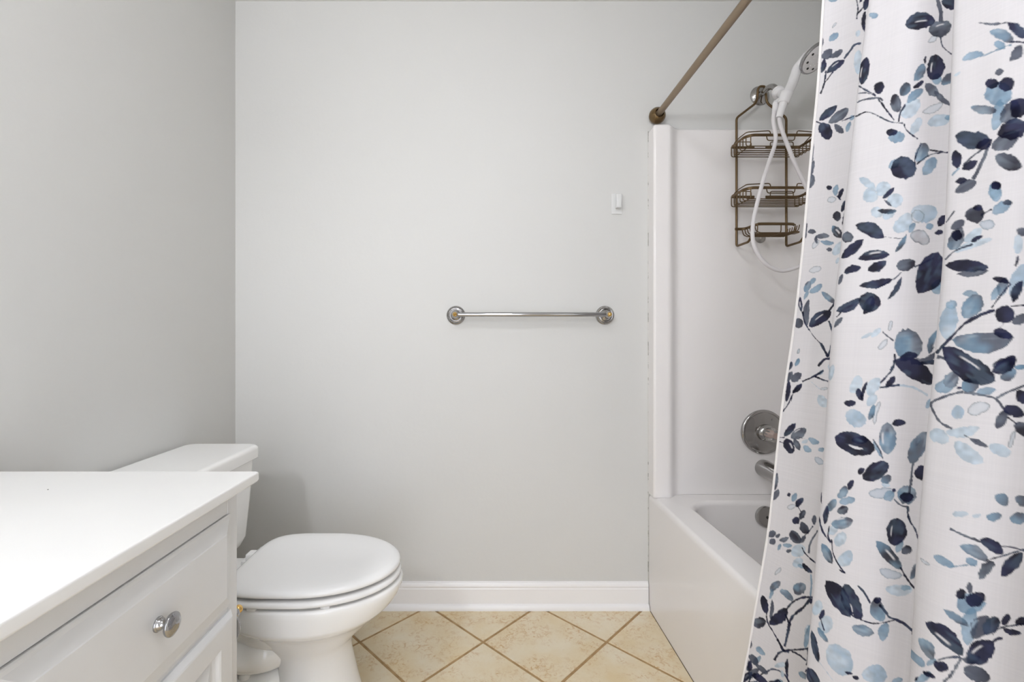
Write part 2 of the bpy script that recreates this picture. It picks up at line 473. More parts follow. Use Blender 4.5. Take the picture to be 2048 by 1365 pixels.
bs = loft([[(TX + x, TY + y, z) for x, y in rrect(.12 + i, .47, -.125 + i, .125 - i, .06, 6)] for z, i in ((0, 0), (.03, .002), (.10, .012), (.150, .018), (.172, .028), (.182, .042), (.185, .06))])
obj('foot', bs, 'porcelain', toi, sharp=80)
for s in (-1, 1):
    obj('bolt_cap', lathe((TX + .36, TY + s * .085, .176), (0, 0, 1), [(0, .016), (.008, .016), (.014, .012), (.017, 0)], n=20), 'seat', toi)
# tank and lid
tk = loft([[(TX + x, TY + y, z) for x, y in rrect(.02 + a, .217 + f, -.197 - sdx, .197 + sdx, r * .72, 8)] for z, a, f, sdx, r in ((.398, .035, -.035, -.045, .03), (.404, .018, -.014, -.026, .04), (.420, .006, .002, -.012, .045), (.445, 0, .013, -.003, .045), (.56, -.004, .022, .005, .045), (.694, -.006, .029, .0125, .045))])
tank = obj('tank', tk, 'porcelain', toi, sharp=70)
ld = loft([[(TX + x, TY + y, z) for x, y in rrect(.008 + i, .258 - i, -.2235 + i, .2235 - i, .036 - i * .4, 8)] for z, i in ((.690, .008), (.692, .002), (.695, 0), (.721, 0), (.7265, .0012), (.7305, .0045), (.7325, .009), (.7332, .016))])
obj('tank_lid', ld, 'porcelain', toi, sharp=70)
lv = bmesh.new()
add_lathe(lv, (TX + .227, TY - .155, .655), (1, 0, 0), [(0, .012), (.006, .012), (.010, .008), (.018, .006)], n=20)
add_tube(lv, [(TX + .243, TY - .155, .655), (TX + .246, TY - .12, .652), (TX + .246, TY - .085, .648)], [.006, .005, .007], 10)
obj('flush_lever', lv, 'chrome', tank)
# seat ring and lid
so = [( .4085, .016), (.4095, .006), (.413, .001), (.417, 0), (.422, .001), (.4262, .005), (.4275, .014)]
st = loft([ring(egg(.313 + i, .52, .762 - i, .1815 - i, 4.4), z) for z, i in so])
seat = obj('seat', st, 'seat', toi, sharp=70)
lo = [(.4345, .016), (.4352, .005), (.438, 0), (.444, 0), (.4495, .003), (.4535, .010), (.4558, .022), (.457, .045), (.4575, .08)]
sl = loft([ring(egg(.320 + i, .52, .759 - i, .1795 - i, 4.6), z) for z, i in lo])
obj('seat_lid', sl, 'seat', toi, sharp=70)
for s in (-1, 1):
    hb = bmesh.new()
    add_box(hb, TX + .272, TX + .312, TY + s * .075 - .02, TY + s * .075 + .02, .398, .418, bev=.006)
    add_tube(hb, [(TX + .318, TY + s * .075 - .026, .430), (TX + .318, TY + s * .075 + .026, .430)], .0115, 14)
    add_box(hb, TX + .285, TX + .332, TY + s * .075 - .018, TY + s * .075 + .018, .412, .436, bev=.005)
    obj('hinge', hb, 'seat', toi)
for x, y in ((.60, .155), (.60, -.155), (.42, .165), (.42, -.165)):
    obj('bumper', box(TX + x - .012, TX + x + .012, TY + y - .008, TY + y + .008, .401, .4115, bev=.003), 'seat', seat)

# ================================================================== TOWEL BAR
tb = thing('towel_bar', 'chrome towel bar with round roped rosettes and small brass finials on back wall', 'towel bar', P(1061, 631, D))
zb = P(0, 631, D).z
for px in (912, 1209.5):
    x = P(px, 631, D).x
    b = rosette(bmesh.new(), (x, D, zb), (0, -1, 0)); rope(b, (x, D - .0078, zb), (0, -1, 0), .0318, .0024, 44)
    p = obj('rosette', b, 'chrome_dull', tb)
    pb = lathe((x, D - .036, zb), (0, -1, 0), [(0, .008), (.006, .0085), (.010, .0125), (.020, .0140), (.028, .0115), (.031, .0085), (.032, .0062)], n=28)
    obj('post', pb, 'chrome_dull', p)
    f = obj('finial', lathe((x, D - .067, zb), (0, -1, 0), [(0, .0045), (.001, .0062), (.004, .0085), (.008, .0086), (.0115, .0062), (.0135, 0)], n=20), 'gold', p)
    f['label'] = 'small brass finial'
obj('bar', tube([(P(912, 0, D).x, D - .054, zb), (P(1209.5, 0, D).x, D - .054, zb)], .0088, 20), 'chrome', tb)

# ================================================================== stick-on hook
hk = thing('wall_hook', 'small white adhesive plastic hook on the wall above the towel bar', 'hook', P(1233, 409, D))
a, b_ = P(1222.5, 388, D), P(1243.5, 429, D)
obj('base_plate', box(a.x, b_.x, D - .004, D, b_.z, a.z, bev=.0015), 'hook_plastic', hk)
c_ = P(1237, 400, D)
hb = bmesh.new()
q0, q1 = P(1232.5, 387.5, D - .02), P(1243, 416, D - .02)
add_box(hb, q0.x, q1.x, D - .025, D - .0175, q1.z, q0.z, bev=.003, seg=3)
add_box(hb, q0.x, q1.x, D - .021, D - .003, q1.z + .001, q1.z + .009, bev=.0025)
obj('hook', hb, 'hook_plastic', hk)

# ================================================================== BATHTUB
XT, XR, YT = R['xt'], R['xr'], R['ytub']
ZR = .462
tub = thing('bathtub', 'glossy white alcove bathtub with flat apron behind the floral curtain', 'bathtub', (1.04, 1.08, 0))
xr_, yb_, yt_ = XR - .002, D - .002, YT + .002
def tl(x0, x1, y0, y1, r, z): return [(x, y, z) for x, y in rrect(x0, x1, y0, y1, r, 9)]
tbm = loft([
    tl(XT, xr_, yt_, yb_, .004, 0), tl(XT, xr_, yt_, yb_, .004, ZR - .022), tl(XT + .0015, xr_, yt_, yb_, .004, ZR - .012), tl(XT + .006, xr_, yt_, yb_, .005, ZR - .004), tl(XT + .014, xr_, yt_, yb_, .006, ZR),
    tl(.752, 1.372, .430, 1.758, .105, ZR + .001), tl(.760, 1.366, .438, 1.752, .105, ZR - .001), tl(.767, 1.360, .446, 1.746, .105, ZR - .006), tl(.772, 1.356, .454, 1.741, .105, ZR - .016),
    tl(.785, 1.345, .52, 1.728, .11, .30), tl(.805, 1.325, .60, 1.712, .12, .15), tl(.825, 1.305, .64, 1.69, .12, .105), tl(.87, 1.26, .70, 1.64, .11, .085)], False, True)
obj('tub_shell', tbm, 'acrylic', tub, sharp=60)
oc = Vector((1.068, 1.733, .408)); ax = Vector((0, -1, .09))
ov = obj('overflow_plate', lathe(oc, ax, [(-.01, .039), (.004, .0395), (.0075, .037), (.009, .030), (.0095, 0)], n=40), 'chrome_dull', tub)
ov['label'] = 'round chrome overflow plate'
obj('screw', lathe(oc + ax.normalized() * .009 + Vector((0, 0, 0)), ax, [(0, .0055), (.0025, .0045), (.003, 0)], n=14), 'dark', ov)
obj('drain', lathe((1.068, 1.58, .0852), (0, 0, 1), [(0, .035), (.003, .034), (.004, .025), (.002, .02), (.002, 0)], n=32), 'chrome', tub)

# one-piece surround panels above the tub
sur = thing('tub_surround', 'glossy white moulded shower surround panels above the bathtub', 'shower surround', (1.04, 1.08, ZR))
ZS = 1.921
def plan_panel(i=0):
    """plan outline of the plumbing-end panel: front flange, cove, flat field, cove into the long side"""
    pts = [(XT, D - .0015), (XT, 1.790), (XT + .0025, 1.7835), (XT + .009, 1.780), (.714, 1.780), (.723, 1.7812), (.731, 1.785), (.740, 1.7925), (.750, 1.803), (.760, 1.8115), (.773, 1.8175), (.795, 1.821), (1.34, 1.822), (1.375, 1.812), (1.398, 1.788), (1.406, 1.755)]
    return pts
fr = plan_panel()
back = [(XR - .0015, 1.755), (XR - .0015, D - .0015)]
def panel_loop(inset, z):
    n_ = len(fr); out = []
    for k, (x, y) in enumerate(fr):
        a = Vector(fr[max(k - 1, 0)]); b = Vector(fr[min(k + 1, n_ - 1)]); t = (b - a).normalized(); nn = Vector((t.y * -1, t.x))
        if k == 0: out.append((x + inset, y, z)); continue
        if k == n_ - 1: out.append((x + inset, y, z)); continue
        q = Vector((x, y)) + nn * inset
        out.append((q.x, min(q.y, D - .002), z))
    return out + [(x, y, z) for x, y in back]
pe = loft([panel_loop(0, ZR + .001), panel_loop(0, ZS - .012), panel_loop(.0015, ZS - .006), panel_loop(.005, ZS - .0015), panel_loop(.010, ZS)])
obj('end_panel', pe, 'acrylic', sur, sharp=50)
obj('side_panel', box(1.406, XR - .0015, YT + .0202, 1.7549, ZR + .001, ZS, bev=.003), 'acrylic', sur)
obj('near_end_panel', box(XT + .022, XR - .0015, YT + .0015, YT + .02, ZR + .001, ZS, bev=.004), 'acrylic', sur)
ck = bmesh.new()
add_tube(ck, [(XT - .0008, D - .0017, .11), (XT - .0008, D - .0017, ZS - .004)], .0016, 6)
obj('caulk_bead', ck, 'caulk', sur)
ck2 = bmesh.new()
add_tube(ck2, [(XT - .0006, 1.814, .0004), (XT - .0006, .45, .0004)], .0016, 6)
obj('caulk_bead', ck2, 'grime', tub)

# ================================================================== SHOWER ROD
RX, RZ = P(1311, 236, D).x, P(1311, 236, D).z
rod = thing('shower_rod', 'straight bronze shower curtain rod with ball end above the tub', 'curtain rod', (RX, 1.08, RZ))
obj('rod', tube([(RX, D - .03, RZ), (RX, YT + .03, RZ)], .0122, 24), 'rod', rod)
for y, s in ((D, -1), (YT, 1)):
    be = obj('end_ball', lathe((RX, y, RZ), (0, s, 0), [(0, .020), (.004, .026), (.010, .0305), (.018, .0325), (.026, .0315), (.034, .0275), (.040, .022), (.0425, .0185), (.0435, .0172), (.0405, .0150), (.036, .0140)], n=40), 'ball', rod)
    be['label'] = 'round antique bronze end cap'

# ================================================================== MIXER VALVE, SPOUT
YW = 1.8208                                         # face of the end panel
mc = Vector((P(1525, 864, YW).x, YW, P(1525, 864, YW).z))
mx = thing('mixer_valve', 'round chrome shower valve plate with clear acrylic knob above the spout', 'shower valve', mc)
pl = obj('escutcheon', lathe(mc, (0, -1, 0), [(0, .087), (.004, .0885), (.009, .087), (.012, .083), (.0125, .079), (.0105, .076), (.012, .070), (.016, .056), (.0185, .042), (.0195, .030), (.020, .024)], n=64), 'chrome_dull', mx)
obj('hub', lathe(mc + Vector((0, -.019, 0)), (0, -1, 0), [(0, .033), (.004, .034), (.010, .032), (.014, .024), (.020, .021), (.026, .021)], n=36), 'chrome_dull', mx)
kb = bmesh.new(); n = 72
loops = []
for hgt, r, f in ((.0, .018, 0), (.002, .022, .03), (.008, .0265, .09), (.020, .0285, .10), (.030, .0275, .10), (.038, .0245, .07), (.042, .019, .02), (.0425, .014, 0), (.041, .013, 0), (.041, .001, 0)):
    loops.append([mc + Vector((math.cos(2 * math.pi * k / n) * r * (1 + f * math.cos(8 * 2 * math.pi * k / n) - f), -.044 - hgt, math.sin(2 * math.pi * k / n) * r * (1 + f * math.cos(8 * 2 * math.pi * k / n) - f))) for k in range(n)])
add_loft(kb, loops)
kn = obj('knob', kb, 'acry_clear', mx, sharp=60); kn['label'] = 'clear fluted acrylic knob'
obj('knob_core', lathe(mc + Vector((0, -.044, 0)), (0, -1, 0), [(0, .010), (.034, .009), (.036, .012), (.0405, .012), (.0408, 0)], n=20), 'peach', kn)
for a in (60, 240):
    q = mc + Vector((math.cos(math.radians(a)) * .058, -.0155, math.sin(math.radians(a)) * .058))
    obj('screw', lathe(q, (0, -1, 0), [(0, .0042), (.0018, .0035), (.002, 0)], n=14), 'chrome', pl)

sc_ = P(1526, 936, YW)
spt = thing('tub_spout', 'short chrome tub spout below the round valve plate', 'spout', sc_)
spb = bmesh.new()
path = [(0, 0), (.010, 0), (.05, -.001), (.09, -.004), (.118, -.009), (.136, -.019), (.142, -.030)]
rad = [.0325, .034, .0305, .028, .0265, .0235, .019]
loops = []
for i, ((a, dz), r) in enumerate(zip(path, rad)):
    p0 = path[max(i - 1, 0)]; p1 = path[min(i + 1, len(path) - 1)]
    t = Vector((0, -(p1[0] - p0[0]), p1[1] - p0[1])).normalized(); nn = Vector((0, t.z, -t.y)); bb = Vector((1, 0, 0))
    loops.append([Vector((sc_.x, YW - a, sc_.z + dz)) + nn * math.cos(2 * math.pi * k / 32) * r + bb * math.sin(2 * math.pi * k / 32) * r for k in range(32)])
add_loft(spb, loops)
obj('spout_body', spb, 'chrome_dull', spt, sharp=60)
obj('outlet', lathe(Vector((sc_.x, YW - .128, sc_.z - .028)), (0, 0, -1), [(0, .015), (.012, .015), (.012, .012), (.004, .011), (.004, 0)], n=24), 'chrome_dull', spt)

# ================================================================== SHOWER ARM + HANDHELD SHOWER
fl = P(1519, 192, D)
HD = 1.69
hs = thing('handheld_shower', 'white handheld shower with chrome rim and hose on a bent chrome wall arm', 'shower', fl)
arm = hs
obj('flange', lathe(fl, (0, -1, 0), [(0, .038), (.003, .0385), (.008, .035), (.014, .026), (.018, .016), (.020, .012)], n=40), 'chrome_dull', arm)
A1 = [fl + Vector((0, -.002, 0)), P(1527, 185, 1.80), P(1537, 175.5, 1.768), P(1547, 174, 1.738), P(1555, 183, 1.712)]
obj('pipe', tube(smooth_path(A1, 8), .0108, 16), 'chrome_dull', arm)

bk = bmesh.new()
bc = P(1557, 190, HD)
dirn = (P(1566, 206, HD - .03) - bc).normalized()
add_lathe(bk, A1[-1] + (A1[-1] - A1[-2]).normalized() * -.006, (A1[-1] - A1[-2]).normalized(), [(0, .014), (.002, .0185), (.006, .0215), (.012, .0215), (.0135, .0195), (.016, .0195), (.018, .022), (.026, .0225), (.034, .018), (.038, .0)], n=28)
obj('swivel_nut', bk, 'white_plastic', hs)
h0, h1 = P(1559, 228, HD - .045), P(1576, 178, HD - .055)
ck_ = bmesh.new()
c0, c1 = P(1566, 207, HD - .05), P(1574, 184, HD - .055)
add_lathe(ck_, c0, (c1 - c0), [(0, .0165), (.002, .0185), (.038, .0205), (.040, .019)], n=28)
add_tube(ck_, [A1[-1] + (A1[-1] - A1[-2]).normalized() * .018, (c0 + c1) / 2], .012, 14)
add_tube(ck_, [P(1552, 206, HD - .03), P(1549, 226, HD - .03)], [.0105, .0095], 16)
add_tube(ck_, [P(1560, 200, HD - .03), P(1552, 206, HD - .03)], .010, 12)
obj('bracket', ck_, 'white_plastic', hs)
hd_c = P(1631, 117, HD - .085)
fdir = Vector((.30, -.58, -.78)).normalized()
ed = P(1600, 142, HD - .055) - hd_c; ed = (ed - fdir * ed.dot(fdir)).normalized()
hp = [P(1558, 236, HD - .05), P(1563, 218, HD - .05), P(1572, 192, HD - .055), P(1584, 168, HD - .056), hd_c - fdir * .022 + ed * .052, hd_c - fdir * .026 + ed * .030, hd_c - fdir * .026 + ed * .008]
hpath = smooth_path(hp, 6)
nrad = len(hpath)
rr_ = [.0105 + (.0165 - .0105) * min(1, i / (nrad * .45)) + (.006 * max(0, (i / nrad - .72) / .28)) for i in range(nrad)]
obj('handle', tube(hpath, rr_, 20), 'white_plastic', hs, sharp=70)
head = obj('head', lathe(hd_c - fdir * .018, fdir, [(-.012, .004), (-.010, .022), (-.003, .040), (.006, .0475), (.012, .049)], n=44), 'white_plastic', hs, sharp=70)
obj('chrome_rim', lathe(hd_c - fdir * .018, fdir, [(.008, .0485), (.010, .0525), (.016, .0535), (.020, .052), (.0215, .049), (.0205, .047)], n=48, cap=False), 'chrome', head)
obj('face_plate', lathe(hd_c - fdir * .018, fdir, [(.012, .048), (.0205, .0475), (.0225, .044), (.0235, .030), (.0235, 0)], n=44), 'white_plastic', head)
u_, v_, d_ = basis(fdir)
for k in range(8):
    a = 2 * math.pi * k / 8 + .2
    q = hd_c + fdir * .0048 + (u_ * math.cos(a) + v_ * math.sin(a)) * .034
    obj('nozzle', lathe(q, fdir, [(0, .0040), (.0022, .0036), (.0024, 0)], n=12), 'dark', head)
for k in range(14):
    a = 2 * math.pi * k / 14; r_ = .016 if k % 2 else .024
    q = hd_c + fdir * .005 + (u_ * math.cos(a) + v_ * math.sin(a)) * r_
    obj('nozzle', lathe(q, fdir, [(0, .0022), (.0025, .0016), (.0027, 0)], n=8), 'white_plastic', head)
L_ = [(1549, 222, 0), (1546.5, 240, 0), (1549, 258, 0), (1551.5, 275, 0), (1549, 292, 0), (1543.5, 309, 0), (1527.6, 357, 0), (1511.7, 418, 0), (1505.5, 454, 0), (1506.5, 484, 0), (1518, 512, 0), (1538, 533, 0), (1562, 542, 0), (1584, 538.5, 0), (1604, 529, 0), (1622, 508, 0), (1632, 478, 0), (1633, 445, 0), (1626, 408, 0), (1611.6, 373, 0), (1589, 325, 0), (1571, 280, 0), (1561, 252, 0), (1558, 232, 0)]
hz = [P(x, y, 1.652 - .010 * (i / len(L_))) for i, (x, y, _) in enumerate(L_)]
obj('hose', tube(smooth_path(hz, 8), .0068, 12), 'hose', hs)

# ================================================================== SHOWER CADDY
DB = 1.805                                          # plane of the caddy's back frame
cad = thing('shower_caddy', 'bronze wire shower caddy with two baskets and soap tray hanging from the shower arm', 'shower caddy', P(1523, 350, DB))
def V(px, row, d=DB): return P(px, row, d)
xl_, xr2 = V(1473, 0).x, V(1572.5, 0).x
zf = V(0, 493).z; zs = V(0, 236).z
z_top = V(0, 196).z
frm = bmesh.new()
cxm = V(1520, 0).x
left = [(xl_, DB - .098, zf + .014), (xl_, DB - .082, zf), (xl_, DB, zf), (xl_, DB, zs), (V(1511, 0).x, DB, V(0, 207).z), (V(1515, 0).x, DB, V(0, 196).z)]
loop_top = [(V(1515, 0).x, DB - .002, V(0, 180).z), (V(1518, 0).x, DB - .004, V(0, 174).z), (V(1528, 0).x, DB - .004, V(0, 174).z), (V(1531, 0).x, DB - .002, V(0, 180).z)]
right = [(V(1532, 0).x, DB, V(0, 196).z), (V(1535, 0).x, DB, V(0, 207).z), (xr2, DB, zs), (xr2, DB, zf), (xr2, DB - .082, zf), (xr2, DB - .098, zf + .014)]
add_tube(frm, fillet(left + loop_top + right, .012, 5), .0045, 10)
obj('frame', frm, 'bronze', cad)

def basket(zrail, zbot, name='basket'):
    x0, x1 = V(1459.5, 0).x, V(1594, 0).x
    yb2, yf2 = DB - .008, DB - .118
    zr = zrail
    bm = bmesh.new()
    ch = .020
    mid = (x0 + x1) / 2
    rail = [(x0 + .092, yb2, zr), (x0, yb2, zr), (x0, yf2 + ch, zr), (x0 + ch, yf2, zr), (x1 - ch, yf2, zr), (x1, yf2 + ch, zr), (x1, yb2, zr), (mid + .004, yb2, zr)]
    add_tube(bm, fillet(rail, .012, 4),   .0054, 8, sx=.45, sy=1.0, up=(0, 0, 1))
    o = obj(name, bm, 'bronze', cad)
    wb = bmesh.new(); rw = .0019
    # U-wires running front to back
    for k in range(5):
        x = x0 + .014 + (x1 - x0 - .028) * k / 4
        if k in (1, 2, 3): continue
        add_tube(wb, fillet([(x, yb2, zr), (x, yb2, zbot), (x, yf2, zbot), (x, yf2, zr)], .008, 3), rw, 6)
    # long wires side to side along the bottom
    for k in range(6):
        y = yb2 - .004 + (yf2 - yb2 + .010) * k / 5
        add_tube(wb, fillet([(x0, y, zr), (x0, y, zbot - .001), (x1, y, zbot - .001), (x1, y, zr)], .008, 3), rw, 6)
    g = obj('wire_grid', wb, 'bronze', o)
    # thin loops standing above and hanging below the rail
    lb = bmesh.new()
    z2 = zr + .016
    add_tube(lb, fillet([(x0, yb2 - .02, zr), (x0 - .002, yb2 - .035, zr + .008), (x0, yb2 - .06, z2 - .004), (x0 + .006, yf2 + .012, z2), (x0 + .085, yf2, z2), (x0 + .088, yf2, zr)], .008, 3), rw, 6)
    add_tube(lb, fillet([(x1 - .082, yf2, zr), (x1 - .080, yf2, z2), (x1 - .008, yf2 + .012, z2), (x1, yb2 - .06, z2 - .004), (x1, yb2 - .02, zr)], .008, 3), rw, 6)
    add_tube(lb, fillet([(x0 + .072, yf2, zr), (x0 + .075, yf2, zr - .020), (x0 + .175, yf2, zr - .020), (x0 + .178, yf2, zr)], .008, 3), rw, 6)
    add_tube(lb, fillet([(x0 + .080, yb2, zr), (x0 + .080, yb2, zr + .022), (x0 + .02, yb2, zr + .022), (x0 + .02, yb2, zr)], .008, 3), rw, 6)
    add_tube(lb, fillet([(x0 + .155, yb2, zr), (x0 + .155, yb2, zr + .022), (x1 - .02, yb2, zr + .022), (x1 - .02, yb2, zr)], .008, 3), rw, 6)
    obj('guard_wire', lb, 'bronze', o)
    return o
bk1 = basket(V(0, 297).z, V(0, 316).z); bk1['label'] = 'upper wire basket'
bk2 = basket(V(0, 395.5).z, V(0, 415).z); bk2['label'] = 'lower wire basket'
# soap tray
zr = V(0, 459).z
sd = bmesh.new()
pts = [V(1470, 458.5, DB - .004), V(1489, 457.5, DB - .010), V(1502, 452, DB - .045), V(1514, 446, DB - .075), V(1522, 445, DB - .085), V(1571, 446, DB - .085), V(1587, 447, DB - .08), V(1587, 451, DB - .07)]
for p in pts: p.z = zr
add_tube(sd, smooth_path(pts, 5),   .0054, 8, sx=.45, sy=1.0, up=(0, 0, 1))
tray = obj('soap_tray', sd, 'bronze', cad)
sw = bmesh.new()
zb2 = zr - .032
for k in range(6):
    t = k / 5
    y = DB - .014 - .066 * t
    x0 = V(1480, 0).x + .010 * t; x1 = V(1571, 0).x
    add_tube(sw, fillet([(x0 + .0, y, zr - .002), (x0 + .006, y, zb2 + .006), (x0 + .02, y, zb2), (x1 - .02, y, zb2), (x1 - .004, y, zb2 + .010), (x1, y, zr - .002)], .008, 3), .0019, 6)
for x in (V(1490, 0).x, V(1535, 0).x, V(1562, 0).x):
    add_tube(sw, fillet([(x, DB - .012, zb2), (x, DB - .082, zb2), (x, DB - .083, zr)], .01, 3), .0019, 6)
obj('wire_grid', sw, 'bronze', tray)
add_ = bmesh.new()
add_box(add_, V(1562, 0).x, V(1579, 0).x, DB - .06, DB - .03, zb2 + .004, zb2 + .012, bev=.003)
obj('razor_clip', add_, 'bronze', tray)
sq = V(1521, 476, YW - .001)
su = obj('suction_cup', lathe((sq.x, YW, sq.z), (0, -1, 0), [(0, .021), (.0015, .0205), (.004, .014), (.007, .008), (.010, .006), (.016, .0065), (.018, .0)], n=32), 'suction', cad)
su['label'] = 'clear round suction cup'

# ================================================================== LAMPS (overhead, out of the picture)
cl = thing('ceiling_light', 'round frosted glass ceiling light in the middle of the room', 'ceiling light', (CEIL_LAMP[0], CEIL_LAMP[1], R['zc']))
obj('base', lathe((CEIL_LAMP[0], CEIL_LAMP[1], R['zc']), (0, 0, -1), [(0, .115), (.02, .12), (.03, .115)], n=48), 'chrome', cl)
obj('shade', lathe((CEIL_LAMP[0], CEIL_LAMP[1], R['zc'] - .03), (0, 0, -1), [(0, .11), (.02, .112), (.05, .10), (.075, .066), (.085, .024), (.086, 0)], n=48), 'dome_glass', cl)
vl = thing('vanity_light', 'chrome vanity light bar with two round bulbs on the left wall', 'wall light', (R['xl'], -.44, 1.95))
obj('bar', box(R['xl'], R['xl'] + .03, -.68, -.20, 1.89, 2.01, bev=.006), 'chrome', vl)
for p in VAN_LAMPS:
    s_ = obj('socket', lathe((R['xl'] + .03, p[1], p[2]), (1, 0, 0), [(0, .03), (.03, .028), (.045, .02)], n=28), 'chrome', vl)
    obj('bulb', lathe((R['xl'] + .07, p[1], p[2]), (1, 0, 0), [(0, .013), (.012, .015), (.028, .024), (.048, .030), (.066, .026), (.080, .014), (.084, 0)], n=28), 'bulb_glass', s_)
# ================================================================== SHOWER CURTAIN
# plan positions of hem, folds and valleys; outlines of the folds were read off the photograph and set at their own distance
HEM = [(-160, 1661), (0, 1647), (88, 1642), (199, 1635), (249, 1628), (293, 1625), (381, 1616), (472, 1609), (530, 1603), (589, 1597), (648, 1590), (727, 1578), (824, 1563), (916, 1553.5), (985, 1546.5), (1075, 1536), (1141, 1524.6), (1198, 1514.6), (1267, 1503), (1324, 1494), (1365, 1484), (1600, 1440)]
FOLD1 = [(-160, 1762), (0, 1740), (88, 1727), (164, 1719), (234, 1710), (352, 1698), (457, 1686), (522, 1681), (604, 1669), (721, 1660), (763, 1657), (888, 1649), (985, 1643), (1109, 1632), (1198, 1626), (1296, 1616), (1353, 1613), (1700, 1592)]
FOLD2 = [(-160, 1916), (0, 1910), (111, 1906), (264, 1900), (413, 1892), (516, 1887), (633, 1877), (727, 1871), (791, 1865), (902, 1854), (1049, 1843), (1100, 1836), (1210, 1829), (1325, 1822), (1365, 1819), (1800, 1785)]
ZTOP, ZBOT = 1.925, 0.10
def table(tab, row): return np.interp(row, [a for a, b in tab], [b for a, b in tab])
def silhouette(tab, y, z):
    row = CY + (CAMZ - z) * F / y
    return (table(tab, row) - CX) * y / F
zq = np.linspace(ZTOP, ZBOT, 60)
t_ = (ZTOP - zq) / (ZTOP - ZBOT)
YH = .93 + .15 * t_ ** 1.3; Y1 = .80 + .075 * t_; Y2 = .66 + .05 * t_
XH = silhouette(HEM, YH, zq); X1 = silhouette(FOLD1, Y1 - .012, zq); X2 = silhouette(FOLD2, Y2 - .010, zq)
def sm(a):
    k = np.array([1, 2, 3, 2, 1.]); k /= k.sum()
    return np.convolve(np.pad(a, 2, mode='edge'), k, 'valid')
XH, X1, X2 = sm(XH), sm(X1), sm(X2)
amp = .082 - .036 * t_
keys = []
Yv1 = Y1 + .046 + .012 * t_; Xv1 = X1 + amp * .95
keys.append((XH, YH))
keys.append((XH * .5 + Xv1 * .5 + .004, YH * .52 + Yv1 * .48))
keys.append((Xv1, Yv1))
keys.append((X1 + amp * .42, Y1 + .006))
keys.append((X1, Y1 - .012))
keys.append((X1 + .008 + .003 * np.sin(9 * t_), Y1 - .046))
keys.append((X1 * .62 + X2 * .38 + .024 + .004 * np.sin(7 * t_ + 1), Y1 * .57 + Y2 * .43 - .010))
Yv2 = Y2 + .046; Xv2 = X2 + amp * .85
keys.append((Xv2, Yv2))
keys.append((X2 + amp * .40, Y2 + .008))
keys.append((X2, Y2 - .010))
keys.append((X2 + .006 + .003 * np.sin(8 * t_), Y2 - .045))
keys.append((X2 + .028 + .004 * np.sin(6 * t_ + 2), Y2 - .085))
yy = Y2 - .125
keys.append((X2 + amp * .9, yy))
keys.append((X2 + .004, yy - .045)); keys.append((X2 + amp * .8, yy - .080)); keys.append((X2 + .02, yy - .110))
# keep the lower part outside the tub apron
lim = np.interp(zq, [ZBOT, .47, .62, ZTOP], [XT - .008, XT - .008, .80, .80])
KX = np.stack([np.minimum(a, lim - .001 * (i % 3)) for i, (a, b) in enumerate(keys)], 1)     # rows x keys
KY = np.stack([b for a, b in keys], 1)
NK = KX.shape[1]

def cr(Pk, u):
    """Catmull-Rom through the keys (axis 1) at parameters u"""
    i = np.clip(np.floor(u).astype(int), 0, NK - 2); t = u - i
    g = lambda j: Pk[:, np.clip(j, 0, NK - 1)]
    p0, p1, p2, p3 = g(i - 1), g(i), g(i + 1), g(i + 2)
    return .5 * (2 * p1 + (p2 - p0) * t + (2 * p0 - 5 * p1 + 4 * p2 - p3) * t * t + (3 * p1 - p0 - 3 * p2 + p3) * t ** 3)

# columns: about even along the cloth, finer where the photograph looks at it
ud = np.linspace(0, NK - 1, 4000)
mx_, my_ = cr(KX[30:31], ud)[0], cr(KY[30:31], ud)[0]
sd_ = np.concatenate([[0], np.cumsum(np.hypot(np.diff(mx_), np.diff(my_)))])
dens = np.where(ud < 12.5, 1 / .00115, 1 / .0018)
cum = np.concatenate([[0], np.cumsum(np.diff(sd_) * dens[1:])])
NU = int(cum[-1])
U = np.interp(np.linspace(0, cum[-1], NU), cum, ud)
SU = np.interp(U, ud, sd_)                          # cloth coordinate along the width (metres)
zr_ = [ZTOP]
while zr_[-1] > ZBOT:
    z = zr_[-1]; zr_.append(z - (.0013 if .28 < z < 1.82 else .004))
Z = np.array(zr_); NV = len(Z)
# cross-sections at all rows
KXz = np.stack([np.interp(-Z, -zq, KX[:, k]) for k in range(NK)], 1)
KYz = np.stack([np.interp(-Z, -zq, KY[:, k]) for k in range(NK)], 1)
GX, GY = cr(KXz, U), cr(KYz, U)                     # NV x NU
rng = np.random.default_rng(3)
wob = .0022 * np.sin(SU[None, :] * 41 + Z[:, None] * 3.1) * np.sin(Z[:, None] * 5.3 + 1) + .0012 * np.sin(SU[None, :] * 90 + 2.2 * np.sin(Z[:, None] * 4))
tu = np.clip(U / 1.0, 0, 1)[None, :]
GX = np.minimum(GX + wob * tu, np.interp(-Z, -zq, lim)[:, None])
GZ = np.repeat(Z[:, None], NU, 1)
GPX = CX + GX / GY * F; GROW = CY + (CAMZ - GZ) / GY * F

